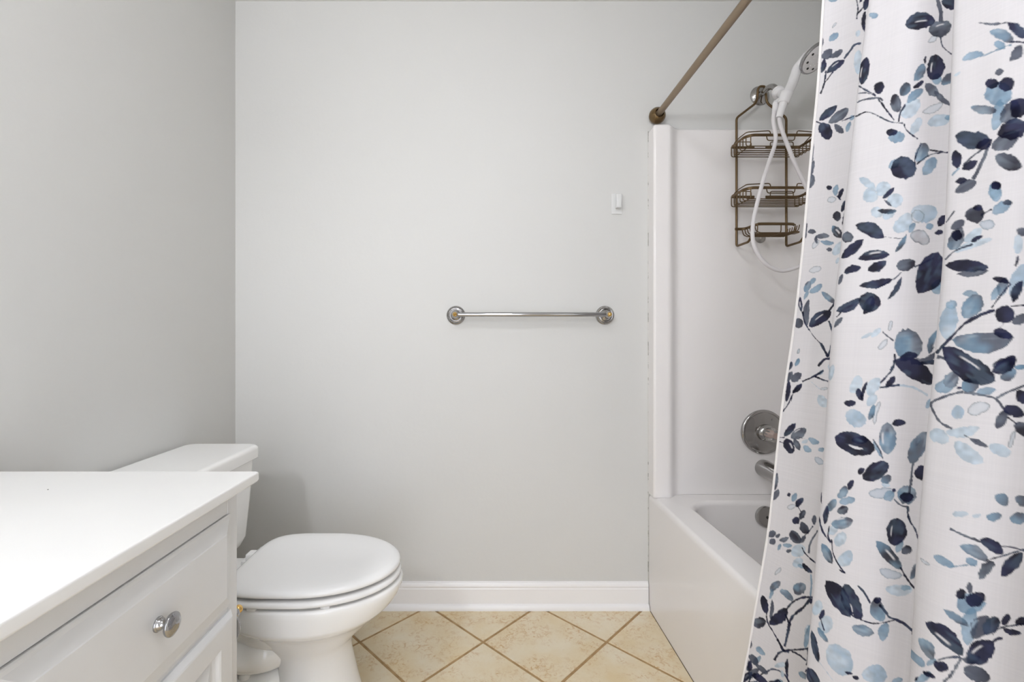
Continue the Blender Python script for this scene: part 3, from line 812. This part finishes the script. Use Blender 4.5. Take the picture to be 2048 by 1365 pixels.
# ---- the printed pattern, laid out in cloth coordinates (width s, height v)
KEY_V1, KEY_V2 = 2.3, 7.4
col = lambda k: int(np.searchsorted(U, k))
PAN = {'A': (0, col(KEY_V1)), 'B': (col(2.0), col(KEY_V2)), 'C': (col(7.0), col(13.2))}
def to_cloth(panel, px, row):
    c0, c1 = PAN[panel]
    y = {'A': .93, 'B': .78, 'C': .64}[panel]
    for _ in range(5):
        z = CAMZ - (row - CY) * y / F
        r = int(np.clip(np.searchsorted(-Z, -z), 0, NV - 1))
        seg = GPX[r, c0:c1]
        k0 = 0 if panel == 'A' else int(np.argmin(seg))
        s_ = np.maximum.accumulate(seg[k0:]) + np.arange(len(seg) - k0) * 1e-6
        u = np.interp(px, s_, np.arange(c0 + k0, c1))
        if px < s_[0]: u = c0 + k0 - (s_[0] - px) * .4
        y = GY[r, int(np.clip(u, 0, NU - 1))]
    s = np.interp(u, np.arange(NU), SU) if u >= 0 else u * .0011
    if u < 0: s = u * .0011
    return s, z

ZM = {1: (1540, 0, 3.413), 2: (1540, 340, 3.413), 3: (1480, 680, 3.606), 4: (1460, 980, 3.483)}
# brush marks: panel and style, then base, tip, width (in the enlarged crops of the photograph)
LEAVES = {
1: {'A': '''b 395 2 460 2 18;o 425 195 455 155 15;b 400 285 470 230 42;s 350 325 358 255 26;s 350 400 425 335 58;s 400 395 497 340 40;n 385 500 510 410 52;n 352 500 372 400 34;p 600 510 605 340 58;p 595 255 610 205 30;n 645 70 662 -20 42;n 650 75 645 220 30;
n 335 825 458 722 55;s 400 840 537 742 66;r 345 838 405 955 88;s 440 850 500 910 45;b 520 905 548 830 28;b 545 818 577 795 30;s 290 1105 298 980 20;s 280 1200 300 1095 30;s 265 1290 290 1190 42''',
 'B': '''b 675 100 738 108 40;n 625 582 660 392 72;r 735 645 762 560 66;S 872 770 850 640 74;N 892 655 950 565 70;t 935 705 1048 608 58;n 975 602 1048 552 32;p 900 800 1020 680 100;p 960 920 1030 800 60;o 1040 770 1180 705 55;p 1070 845 1235 810 80;s 1060 570 1150 660 70;s 1120 620 1232 722 40;b 1190 812 1236 795 34;T 985 552 1050 435 66;n 1060 440 1065 380 16;b 1130 580 1150 500 64;r 1110 550 1132 370 124;T 1170 578 1250 500 62;n 920 172 1130 140 120;
n 1170 8 1290 40 72;S 1080 215 1240 170 110;o 1078 290 1140 235 40;b 805 945 922 930 80;n 790 905 872 902 50;b 808 1150 880 1090 56;R 822 1155 1000 1155 158;t 1000 1105 1062 975 88;b 1045 1195 1130 1075 80;p 610 1215 722 1290 45;p 640 1345 720 1300 80;p 720 1300 825 1270 75''',
 'C': '''s 1420 155 1625 152 14;n 1620 158 1740 265 78;t 1500 215 1665 290 76;b 1530 290 1605 335 56;s 1640 415 1715 308 72;b 1310 412 1462 370 52;p 1255 520 1300 490 18;s 1540 505 1592 480 46;c 1570 730 1565 560 185;b 1525 895 1575 680 86;r 1470 580 1560 562 70;r 1560 590 1668 556 96;t 1368 735 1552 758 62;s 1580 840 1690 690 120;n 1650 800 1760 690 130;n 1550 920 1760 850 140;s 1510 1015 1700 900 110;R 1262 930 1500 955 122;n 1405 1015 1515 955 70;r 1280 1150 1268 1028 72;n 1310 1155 1415 1100 58;S 1535 1065 1715 1145 108;n 1260 1245 1345 1222 38;s 1262 1315 1412 1238 74;b 1525 1365 1535 1240 84;r 1508 1272 1572 1262 56'''},
2: {'A': '''n 385 120 423 122 34;b 445 178 460 98 36;n 470 202 502 124 30;o 390 212 452 195 42;n 488 288 510 208 30;S 460 352 458 282 58;n 492 378 510 290 24;N 424 382 494 464 62;s 255 425 316 425 34;s 308 458 408 450 36;s 322 505 312 455 22;o 290 540 335 480 36;b 342 488 438 502 32;s 384 545 426 545 28;p 430 580 490 490 58;p 450 640 475 600 25;o 265 695 352 668 42;s 243 470 252 362 20;b 275 782 312 740 32;t 235 835 272 758 42;b 268 838 356 782 42;b 230 886 262 826 24;t 352 832 447 914 40;n 216 972 205 866 28;s 252 1065 264 884 44;r 264 1072 418 968 80;S 163 1040 228 1052 70;b 172 1340 198 1285 24;o 186 1255 200 1220 14;s 128 1368 146 1308 26;p 400 1365 450 1330 50''',
 'B': '''p 610 55 722 130 48;p 632 185 740 185 84;p 725 165 805 120 70;p 685 285 775 290 72;p 800 220 908 190 95;p 770 330 850 290 60;p 845 420 965 300 100;q 958 290 1145 290 125;o 965 335 1052 300 90;n 770 198 848 122 36;s 778 205 830 248 18;N 865 280 732 278 36;n 582 378 778 462 96;S 490 465 570 460 76;n 484 605 637 474 66;n 598 608 818 578 70;n 668 690 795 625 66;n 505 705 622 666 54;n 605 792 842 745 56;n 802 885 900 728 36;S 860 660 995 628 80;n 452 965 622 878 64;R 605 890 758 915 130;n 640 985 700 860 70;s 468 785 496 710 26;s 438 1078 497 1008 32;n 1148 385 1205 310 56;O 955 440 1090 495 92;b 1060 392 1112 378 46;n 1122 432 1185 422 34;b 948 432 988 358 38;N 930 450 855 562 34;
n 1010 845 1150 560 185;c 1130 850 1160 750 86;p 618 1152 702 1112 24;p 690 1142 756 1080 38;o 812 1102 834 1028 30;o 738 1225 802 1158 42;Q 850 1220 1042 1180 212;n 880 1300 1010 1262 60;N 1145 1090 1085 1262 52''',
 'C': '''b 1545 222 1530 88 88;r 1513 118 1582 102 54;b 1515 300 1652 212 74;s 1590 225 1652 225 40;S 1328 318 1466 288 112;n 1382 262 1452 262 44;s 1236 402 1328 350 58;T 1228 548 1312 398 100;r 1236 455 1312 438 72;p 1320 490 1450 400 60;d 1428 375 1534 372 68;n 1368 492 1452 452 32;p 1250 565 1520 470 50;s 1275 712 1490 688 50;n 1196 652 1496 668 84;q 1655 890 1760 640 110;p 1690 575 1692 440 66;s 1685 410 1760 430 60;n 1675 662 1692 590 20;n 1655 908 1722 756 70;n 1518 742 1634 772 42;t 1570 865 1612 735 74;b 1512 892 1565 790 50;Q 1320 1010 1440 860 128;b 1312 848 1420 850 46;q 1200 1160 1240 920 120;b 1196 922 1276 915 58;R 1532 990 1672 985 122;s 1648 1045 1760 1000 68;Q 1238 1162 1662 1146 142;n 1525 1098 1660 1142 66;S 1518 1342 1682 1296 84;b 1668 1345 1760 1340 32'''},
3: {'A': '''o 415 102 426 62 18;b 402 188 424 134 28;s 345 222 370 158 26;s 336 302 376 228 42;s 372 302 442 242 58;n 332 452 352 290 34;n 378 384 447 316 40;b 555 252 602 218 26;o 578 356 636 348 22;p 566 400 632 485 66;n 316 698 402 602 50;s 366 708 478 642 72;r 328 712 380 822 74;s 388 712 432 795 42;b 492 708 572 744 42;b 458 762 514 808 42;p 445 742 492 722 26;b 562 796 610 790 32;d 538 848 602 895 46;s 268 955 252 1085 34;s 240 1156 278 1078 42;n 338 1122 366 1116 30;b 376 1170 406 1106 36;n 405 1208 456 1142 46;o 338 1212 402 1198 38;S 432 1298 468 1228 42;r 374 1312 432 1298 54;s 534 1334 536 1262 34;n 592 1195 590 1098 9''',
 'B': '''r 1112 146 1400 318 134;n 1052 338 1115 262 46;b 1338 492 1388 428 48;p 800 385 862 258 84;p 925 405 1005 275 84;p 918 475 985 400 66;n 886 442 848 345 46;n 876 432 918 300 26;n 750 455 838 455 48;q 765 520 905 605 120;N 966 466 930 582 42;o 968 612 1012 440 36;p 650 292 672 178 44;r 682 702 975 800 162;s 800 722 925 722 56;w 785 758 890 788 20;Q 1064 830 1062 595 124;n 1095 608 1198 600 52;b 958 728 1028 855 28;Q 1228 892 1352 662 112;b 1268 765 1302 700 28;n 1253 965 1360 960 104;R 885 1005 1070 890 122;n 852 968 895 928 48;T 1016 1022 1090 988 60;p 1020 1042 1082 1052 38;d 925 1108 1112 1088 80;b 1038 1152 1108 1100 74;n 1098 1080 1124 1092 28;Q 1136 1100 1272 1132 136;n 1148 1132 1256 1138 72;n 782 1084 818 1012 42;T 708 1142 768 1056 62;b 712 1172 834 1148 56;N 690 1148 632 1236 56;n 612 1334 630 1195 40;S 698 1242 780 1212 60;t 655 1330 815 1302 82''',
 'C': '''r 1460 52 1846 300 178;b 1648 168 1724 228 16;Q 1480 335 1562 238 104;b 1402 352 1545 318 94;Q 1596 352 1726 308 104;b 1700 382 1845 360 56;n 1556 352 1602 348 20;q 1528 552 1612 500 92;o 1640 525 1802 475 92;n 1815 235 1994 120 106;T 1990 215 1880 285 84;b 1978 200 2065 195 38;n 1995 365 2090 450 88;r 1895 488 2050 545 80;S 1852 640 1922 505 78;S 1978 600 2090 690 96;p 1368 665 1505 735 104;p 1478 664 1728 636 74;p 1545 735 1755 885 112;p 1796 765 1955 825 84;s 1655 712 1785 772 38;o 1940 785 1985 655 38;t 1836 1120 1934 1190 80;t 1985 1132 2080 1190 78;t 1940 1288 2080 1290 84;t 1776 1282 1894 1266 62;p 1526 1256 1644 1254 42;p 1678 1276 1744 1258 28'''},
4: {'A': '''S 495 224 545 305 56;s 264 322 318 292 48;s 276 376 314 344 44;s 318 334 348 308 26;s 342 354 410 332 32;b 368 384 434 390 30;b 334 424 352 378 24;s 388 428 428 424 26;S 422 286 494 370 68;s 488 372 524 318 32;p 426 450 522 400 84;p 440 535 505 480 56;n 502 508 572 578 34;b 468 522 522 542 28;o 312 594 358 542 26;t 280 706 352 640 52;b 274 762 302 690 22;t 346 698 438 776 46;T 525 660 450 725 84;r 256 862 224 736 52;s 280 905 292 762 28;r 274 938 398 826 82;S 158 930 252 918 76;b 522 1105 562 936 40;n 556 795 582 755 24;p 522 1000 546 940 28;b 164 1214 212 1158 38;o 184 1128 208 1092 18;s 118 1262 130 1190 22;s 95 1322 206 1246 56;n 84 1344 152 1266 46;p 310 1232 402 1218 38;t 478 1268 544 1314 38;b 298 1336 372 1336 24;n 520 1272 545 1240 14''',
 'B': '''n 640 105 638 16 8;p 738 392 802 298 76;p 688 312 742 240 56;q 755 525 845 428 86;N 640 372 712 516 60;n 762 558 808 582 13;b 1160 440 1196 350 50;r 1140 392 1166 196 144;N 1018 358 1200 560 86;S 1195 442 1264 400 62;d 1042 558 1198 598 66;T 1258 624 1302 515 46;p 1078 688 1275 692 80;b 1186 688 1264 684 38;r 838 888 668 632 122;b 770 838 806 790 54;r 914 908 796 656 118;w 834 790 856 872 9;t 1065 920 1008 760 104;n 998 772 1054 764 48;t 848 956 1004 1002 74;b 1062 1056 1092 928 74;n 1268 1012 1298 988 38;p 588 872 622 768 66;p 648 1002 684 876 94;n 624 904 656 832 34;N 610 958 682 1062 36;q 690 1080 830 1290 165;n 618 1208 568 976 44;r 542 1238 630 1390 74;n 802 1270 854 1282 22;n 852 1300 898 1318 28;q 915 1290 1095 1300 130;b 1128 1342 1204 1318 46''',
 'C': '''n 1738 342 1904 448 84;t 1602 392 1796 498 78;b 1638 490 1725 522 56;S 1736 622 1842 500 76;r 1888 602 2038 438 94;b 1416 458 1564 542 58;o 1325 475 1392 522 22;s 1670 722 1668 642 46;c 1672 870 1665 720 195;b 1652 1085 1690 815 112;r 1572 736 1644 718 74;r 1638 772 1780 744 104;t 1484 832 1664 952 52;s 1690 1035 1800 880 130;r 1770 1005 1872 895 104;n 1648 1205 1840 1060 160;n 1818 1062 1905 1030 28;r 1898 945 1948 866 56;n 1984 922 2070 908 58;n 1898 964 2030 1002 46;s 1618 1182 1745 1168 66;r 1362 922 1626 1155 112;N 1316 1036 1416 1186 80;n 1418 1208 1526 1254 70;b 1278 1150 1354 1234 56;b 1368 1222 1434 1180 38;S 1628 1240 1815 1322 104;n 1342 1268 1434 1312 32;b 1290 1341 1402 1270 56;n 1288 1332 1312 1300 18'''}}
STEMS = {
1: {'A': 'n 10 345 640 370 570 382 480;n 8 366 575 430 492;n 15 505 402 545 350 575 308 622 297;n 8 590 0 600 60 590 130;n 7 600 95 640 45;n 8 305 825 345 845;n 6 490 828 580 792',
    'B': 'n 8 582 797 650 768 700 775 780 815 830 835 905 842;n 12 605 588 660 620 722 652;s 8 600 640 650 635 722 655;s 11 592 702 650 680 740 670 770 690;n 11 738 676 800 760 848 822;n 11 877 832 890 770 925 716;n 8 915 845 925 880 960 915 1008 947;s 26 1142 -5 1165 80 1165 150;n 9 1165 250 1180 320 1252 378;n 9 992 1160 990 1080 1032 980;n 9 1000 1122 1100 1055 1228 1040;n 9 1088 1025 1228 1046',
    'C': 'n 8 1640 288 1760 292;b 8 1450 385 1570 335 1645 308;s 20 1498 985 1455 1090 1388 1225;s 11 1442 1028 1380 1070 1315 1135;b 12 1292 1148 1240 1200'},
2: {'A': 'n 8 455 178 482 205;n 10 222 968 236 1040 266 1092;n 7 266 1090 300 1140 347 1187;n 18 345 1183 370 1230 398 1278;n 14 395 1275 422 1188;n 16 328 1342 370 1295 412 1290;n 13 402 965 445 908;n 16 400 1030 432 1112',
    'B': 'n 11 985 664 1050 635 1115 603;n 9 895 698 840 750 718 812;n 8 455 1006 520 940 622 880;s 3 780 456 900 470 932 440;s 8 768 1108 842 1168;s 36 960 1312 1060 1300 1135 1258;n 26 1010 1322 1135 1312;n 10 850 1258 850 1320 818 1368',
    'C': 's 12 1438 312 1514 268;s 12 1196 615 1260 555 1385 508;s 8 1200 362 1258 282;n 10 1512 942 1580 850 1645 778;n 20 1136 1252 1240 1140 1330 1050 1440 990 1535 958;n 9 1640 932 1760 922;s 9 1555 1088 1602 1048;s 24 1140 1275 1200 1290'},
3: {'A': 'n 7 368 442 385 380 442 318;n 9 308 518 350 460 372 400;n 14 448 302 540 260 602 222;n 11 540 265 590 285 640 302;p 4 508 300 572 352;n 7 285 705 322 705;n 6 285 735 318 747;n 4 425 705 468 712;n 6 415 1195 425 1215 440 1240',
    'B': 'n 14 1112 148 1108 200 1060 260 1008 314;n 13 1005 346 1080 336 1152 326;p 13 1130 325 1250 345 1355 402;s 9 960 718 1010 800 1030 862;s 18 1248 880 1235 1000 1220 1112;s 11 1108 1148 1160 1195 1214 1205;n 8 1210 1198 1210 1270 1237 1336',
    'C': 's 17 1532 642 1440 590 1384 490 1386 450 1500 400 1612 374;s 16 1618 378 1750 400 1850 430 1902 502;s 16 1848 422 1950 370 2080 322;n 9 1928 558 1994 604;s 5 1618 688 1722 742'},
4: {'A': 'n 8 518 322 550 290 578 253;s 12 548 442 560 370 612 283;n 9 500 400 520 440 550 470 598 512;b 11 562 588 567 650 560 742;n 9 254 858 260 920 300 990 337 1052;n 16 328 1038 372 1122;n 14 394 832 440 780 510 750 585 748;n 20 562 755 510 820 430 890 402 1000 380 1092;n 12 384 868 412 932;n 16 308 1188 350 1130 412 1130;n 12 368 1120 520 1110 552 1105;n 10 428 1124 480 1150 532 1192;n 18 542 1098 546 1180 535 1222;n 12 168 1312 250 1270 310 1250 380 1290 412 1344',
    'B': 'n 9 692 250 682 320 702 362;n 11 618 188 645 290 702 368;n 9 708 348 716 430 742 500 802 584;n 13 1188 538 1225 610 1288 692;n 13 1238 118 1246 200 1290 280 1320 364;n 13 888 668 930 710 978 792;n 18 1038 798 1090 860 1110 888 1200 925 1274 984;n 10 908 904 980 930 1050 930 1152 908;n 6 630 898 657 984;p 4 620 1198 722 1334',
    'C': 's 15 1533 273 1640 322 1744 362;n 11 1868 394 1960 400 2080 432;n 11 1788 492 1900 460 2060 412;b 8 1538 536 1704 520;n 11 1828 1012 1890 960 2070 936;n 11 1418 1202 1490 1172 1604 1164;s 22 1612 1168 1560 1260 1486 1346'}}
# colours: base end, tip end, edge-darkening, opacity, roundness
C_ = lambda r, g, b: np.array([lin(r), lin(g), lin(b)])
NAVY, NAVY2, SLATE, SLATE2, BLUE, BLUE2, PALE, PALE2 = C_(24, 24, 40), C_(44, 47, 74), C_(84, 90, 104), C_(58, 64, 80), C_(112, 144, 168), C_(146, 172, 192), C_(186, 202, 214), C_(196, 208, 217)
CLOTH = C_(226, 223, 224)
STY = {'n': (NAVY, NAVY2, .2, .97, .62), 'r': (NAVY2, NAVY, .3, .97, .52), 'R': (NAVY, NAVY2, .3, .97, .48), 's': (SLATE, SLATE2, .35, .92, .60), 'S': (SLATE, NAVY, .35, .95, .52), 'N': (BLUE, NAVY, .3, .93, .58), 'b': (BLUE2, BLUE, .45, .85, .55), 'c': (BLUE, BLUE, .25, .85, .5),
       't': (BLUE, SLATE2, .45, .88, .55), 'T': (BLUE, SLATE2, .5, .9, .5), 'p': (PALE, PALE2, .12, .9, .5), 'q': (PALE, BLUE2, .15, .8, .48), 'Q': (BLUE, SLATE, .5, .92, .48), 'o': (PALE2, PALE, 1.7, .7, .5), 'O': (PALE, SLATE, 1.3, .9, .5), 'd': (BLUE2, BLUE2, 1.1, .85, .5), 'w': (CLOTH, CLOTH, 0, .9, .6)}

marks = []                                          # (style, outline in cloth coords, base, tip)
def leaf_outline(x0, y0, x1, y1, wd, q, seed):
    r = np.random.default_rng(seed)
    n = 13; tt = np.linspace(0, 1, n)
    prof = np.sin(np.pi * tt ** (.92 + .2 * r.random())) ** q * wd / 2
    d = np.array([x1 - x0, y1 - y0]); ln = np.hypot(*d); d /= ln; nn = np.array([-d[1], d[0]])
    bend = (r.random() - .5) * .16 * ln * np.sin(np.pi * tt)
    jit = lambda: 1 + .10 * (r.random(n) - .5) * 2 * np.sin(np.pi * tt)
    a = [np.array([x0, y0]) + d * ln * t + nn * (b + p) for t, b, p in zip(tt, bend, prof * jit())]
    b = [np.array([x0, y0]) + d * ln * t + nn * (b - p) for t, b, p in zip(tt, bend, prof * jit())]
    return a + b[-2:0:-1]
sd0 = 0
for zi in (1, 2, 3, 4):
    ox, oy, scz = ZM[zi]
    for pan in 'ABC':
        for e in STEMS[zi][pan].split(';'):
            f_ = e.split(); st_, wd = f_[0], float(f_[1]); q = np.array([float(v) for v in f_[2:]]).reshape(-1, 2)
            pts3 = np.array([(v.x, v.y) for v in smooth_path([(a, b, 0) for a, b in q], 4)])
            tg = np.gradient(pts3, axis=0); tg /= np.linalg.norm(tg, axis=1)[:, None] + 1e-9
            nn = np.stack([-tg[:, 1], tg[:, 0]], 1)
            sd0 += 1; r = np.random.default_rng(sd0)
            wv = wd / 2 * (.75 + .5 * r.random(len(pts3)))[:, None]
            ol = list(pts3 + nn * wv) + list((pts3 - nn * wv)[::-1])
            cl_ = [to_cloth(pan, ox + a / scz, oy + b / scz) for a, b in ol]
            marks.append((st_, np.array(cl_), np.array(cl_[0]), np.array(cl_[len(pts3) - 1])))
        for e in LEAVES[zi][pan].replace('\n', '').split(';'):
            f_ = e.split()
            if len(f_) != 6: continue
            x0, y0, x1, y1, wd = map(float, f_[1:]); sd0 += 1
            ol = leaf_outline(x0, y0, x1, y1, wd, STY[f_[0]][4], sd0)
            cl_ = [to_cloth(pan, ox + a / scz, oy + b / scz) for a, b in ol]
            marks.append((f_[0], np.array(cl_), np.array(to_cloth(pan, ox + x0 / scz, oy + y0 / scz)), np.array(to_cloth(pan, ox + x1 / scz, oy + y1 / scz))))
# the cloth beyond the picture carries the same motifs again
order = {'q': 0, 'p': 0, 'c': 1, 'b': 1, 'd': 1, 'o': 1, 't': 2, 'T': 2, 'Q': 2, 'O': 2, 'N': 3, 's': 3, 'S': 3, 'n': 4, 'r': 4, 'R': 4, 'w': 5}
marks = [m for _, m in sorted(enumerate(marks), key=lambda im: (order[im[1][0]], im[0]))]
seen_v = (.40, 1.80); s_b0, s_c1 = SU[col(4.0)], SU[col(12.3)]
extra = []
for st_, ol, a, b in marks:
    for ds, dv in ((0, 1.31), (0, -1.31), (s_c1 - s_b0, 0), (s_c1 - s_b0, 1.31), (s_c1 - s_b0, -1.31)):
        off = np.array([ds, dv]); c = (a + b) / 2 + off
        inside = c[0] < s_c1 and seen_v[0] < c[1] < seen_v[1]
        if inside or not (-.02 < c[0] < SU[-1] + .02 and ZBOT - .02 < c[1] < ZTOP + .02): continue
        if ds > 0 and (a[0] + b[0]) / 2 < s_b0: continue
        extra.append((st_, ol + off, a + off, b + off))
marks += extra

COLR = np.broadcast_to(CLOTH, (NV, NU, 3)).copy()
def vnoise(s, v, sc, seed):
    r = np.random.default_rng(seed); g = r.random((64, 64))
    a, b = s * sc, v * sc
    ia, ib = np.floor(a).astype(int), np.floor(b).astype(int); fa, fb = a - ia, b - ib
    fa = fa * fa * (3 - 2 * fa); fb = fb * fb * (3 - 2 * fb)
    G = lambda i, j: g[i % 64, j % 64]
    return (G(ia, ib) * (1 - fa) + G(ia + 1, ib) * fa) * (1 - fb) + (G(ia, ib + 1) * (1 - fa) + G(ia + 1, ib + 1) * fa) * fb
for mi, (st_, ol, a, b) in enumerate(marks):
    c0, c1_, edge, op, _ = STY[st_]
    s0, s1 = ol[:, 0].min() - .002, ol[:, 0].max() + .002; v0, v1 = ol[:, 1].min() - .002, ol[:, 1].max() + .002
    i0, i1 = np.searchsorted(SU, s0), np.searchsorted(SU, s1)
    r0, r1 = np.searchsorted(-Z, -v1), np.searchsorted(-Z, -v0)
    if i1 - i0 < 1 or r1 - r0 < 1: continue
    ss = np.repeat(SU[None, i0:i1], r1 - r0, 0); vv = np.repeat(Z[r0:r1, None], i1 - i0, 1)
    wn = (vnoise(ss, vv, 300, mi) - .5) * .0013      # ragged brush edge
    dmin = np.full(ss.shape, 1e9); ins = np.zeros(ss.shape, bool)
    for k in range(len(ol)):
        p, q = ol[k - 1], ol[k]
        e = q - p; L2 = e @ e + 1e-12
        t = np.clip(((ss - p[0]) * e[0] + (vv - p[1]) * e[1]) / L2, 0, 1)
        dmin = np.minimum(dmin, np.hypot(ss - p[0] - t * e[0], vv - p[1] - t * e[1]))
        if p[1] != q[1]:
            cond = ((p[1] > vv) != (q[1] > vv)) & (ss < (q[0] - p[0]) * (vv - p[1]) / (q[1] - p[1]) + p[0])
            ins ^= cond
    sdf = np.where(ins, dmin, -dmin) + wn
    soft = .0008
    al = np.clip(sdf / soft + .5, 0, 1) * op
    ax_ = b - a; L2 = ax_ @ ax_ + 1e-12
    t = np.clip(((ss - a[0]) * ax_[0] + (vv - a[1]) * ax_[1]) / L2, 0, 1)
    n1 = vnoise(ss, vv, 75, mi + 500); n2 = vnoise(ss, vv, 170, mi + 900)
    g = np.clip(.15 + t * .75 + (n1 - .5) * 1.1 + (n2 - .5) * .3, 0, 1)
    g = g * g * (3 - 2 * g)
    colr = c0 + (c1_ - c0) * g[..., None]
    if st_ in 'nrRsSQtTNc' and L2 ** .5 > .022:
        # dry-brush wash: streaks along the leaf where the paint ran thin, now and then a bare slit
        cr_ = ((ss - a[0]) * -ax_[1] + (vv - a[1]) * ax_[0]) / L2 ** .5
        rs = np.random.default_rng(mi + 40)
        st1 = vnoise(t * L2 ** .5 * .35, cr_, 230, mi + 1300); bl = vnoise(ss, vv, 48, mi + 1700)
        wash = np.clip((st1 * .55 + bl * .75 - .62) * 3.2, 0, 1) * .34
        tint = (SLATE * .6 + BLUE * .4) if st_ in 'nrR' else (PALE if st_ in 'tTQcN' else SLATE * .5 + PALE * .5)
        colr = colr * (1 - wash[..., None]) + tint * wash[..., None]
        if L2 ** .5 > .034 and rs.random() < .35:
            hw = .0009 + .0012 * rs.random(); c_off = (rs.random() - .5) * .006
            sl_ = np.clip(1.3 - np.abs(cr_ - c_off - .004 * np.sin(t * 3)) / hw, 0, 1) * np.clip((t - .3) * 12, 0, 1) * np.clip((.72 - t) * 12, 0, 1)
            al = al * (1 - .85 * sl_)
    rim = np.exp(-np.maximum(sdf, 0) / .0011) * edge
    if st_ in 'oOd': al = al * np.clip(.45 + rim * .6, 0, 1); colr = colr * (1 - np.clip(rim * .55, 0, .75))[..., None]
    else: colr = colr * (1 - np.clip(rim * .55, 0, .6))[..., None] * (1 + (n2 - .5) * .35)[..., None]
    blk = COLR[r0:r1, i0:i1]
    COLR[r0:r1, i0:i1] = blk * (1 - al[..., None]) + colr * al[..., None]
# slub weave: faint uneven threads
th = np.random.default_rng(5)
COLR *= (1 + .030 * (th.random((NV, 1)) - .5) * (.4 + 1.2 * vnoise(np.repeat(SU[None], NV, 0), GZ, 40, 77)) + .022 * (th.random((1, NU)) - .5))[..., None]
COLR = np.clip(COLR, 0, 1)

cur = thing('shower_curtain', 'white fabric shower curtain printed with navy and pale blue leaves', 'shower curtain', (.66, .68, ZBOT))
o3 = np.array(cur.location)
co = np.stack([GX, GY, GZ], -1).reshape(-1, 3) - o3
idx = np.arange(NV * NU).reshape(NV, NU)
quads = np.stack([idx[:-1, :-1], idx[1:, :-1], idx[1:, 1:], idx[:-1, 1:]], -1).reshape(-1, 4)
me = bpy.data.meshes.new('cloth')
me.vertices.add(len(co)); me.vertices.foreach_set('co', co.astype(np.float32).ravel())
me.loops.add(quads.size); me.loops.foreach_set('vertex_index', quads.ravel().astype(np.int32))
me.polygons.add(len(quads)); me.polygons.foreach_set('loop_start', np.arange(0, quads.size, 4, dtype=np.int32))
me.polygons.foreach_set('use_smooth', np.ones(len(quads), bool))
me.update(calc_edges=True)
ca = me.color_attributes.new('print', 'FLOAT_COLOR', 'POINT')
ca.data.foreach_set('color', np.concatenate([COLR.reshape(-1, 3), np.ones((NV * NU, 1))], 1).astype(np.float32).ravel())
me.validate()
m = bpy.data.materials.new('printed_linen'); m.use_nodes = True
nt = m.node_tree; nt.nodes.clear(); L = nt.links.new
out = nt.nodes.new('ShaderNodeOutputMaterial'); at = nt.nodes.new('ShaderNodeAttribute'); at.attribute_name = 'print'
df = nt.nodes.new('ShaderNodeBsdfDiffuse'); tl_ = nt.nodes.new('ShaderNodeBsdfTranslucent'); mxs = nt.nodes.new('ShaderNodeMixShader')
mxs.inputs[0].default_value = .30
L(at.outputs['Color'], df.inputs['Color']); L(at.outputs['Color'], tl_.inputs['Color'])
L(df.outputs[0], mxs.inputs[1]); L(tl_.outputs[0], mxs.inputs[2]); L(mxs.outputs[0], out.inputs['Surface'])
me.materials.append(m)
cloth = bpy.data.objects.new('cloth', me); COL.objects.link(cloth); cloth.parent = cur
M['hem'] = mat('hem_cotton', rgb(228, 224, 220), .8)
hem = [(GX[r, 0] - .0005, GY[r, 0], GZ[r, 0]) for r in range(0, NV, 12)]
obj('side_hem', tube(hem, .0026, 8), 'hem', cur)
obj('bottom_hem', tube([(GX[-1, c], GY[-1, c], GZ[-1, c]) for c in range(0, NU, 4)], .0022, 6), 'hem', cur)
for c_k in (0.1, 2.0, 4.0, 6.0, 7.0, 9.0, 11.0, 13.0):
    c = col(c_k); x, y = GX[0, min(c, NU - 1)], GY[0, min(c, NU - 1)]
    zt = ZTOP - .012
    pts_ = [(x + (RX - x) * .5 * (1 - math.cos(a)) * 1.0, y, 0) for a in (0,)]
    loop = [Vector((RX + (x - RX) * max(0, -math.sin(a)) ** 2 + .022 * math.cos(a), y, (RZ + zt) / 2 + ((RZ - zt) / 2 + .020) * math.sin(a))) for a in [2 * math.pi * k / 28 for k in range(28)]]
    obj('curtain_ring', tube(loop, .0016, 6, closed=True), 'chrome', cur)
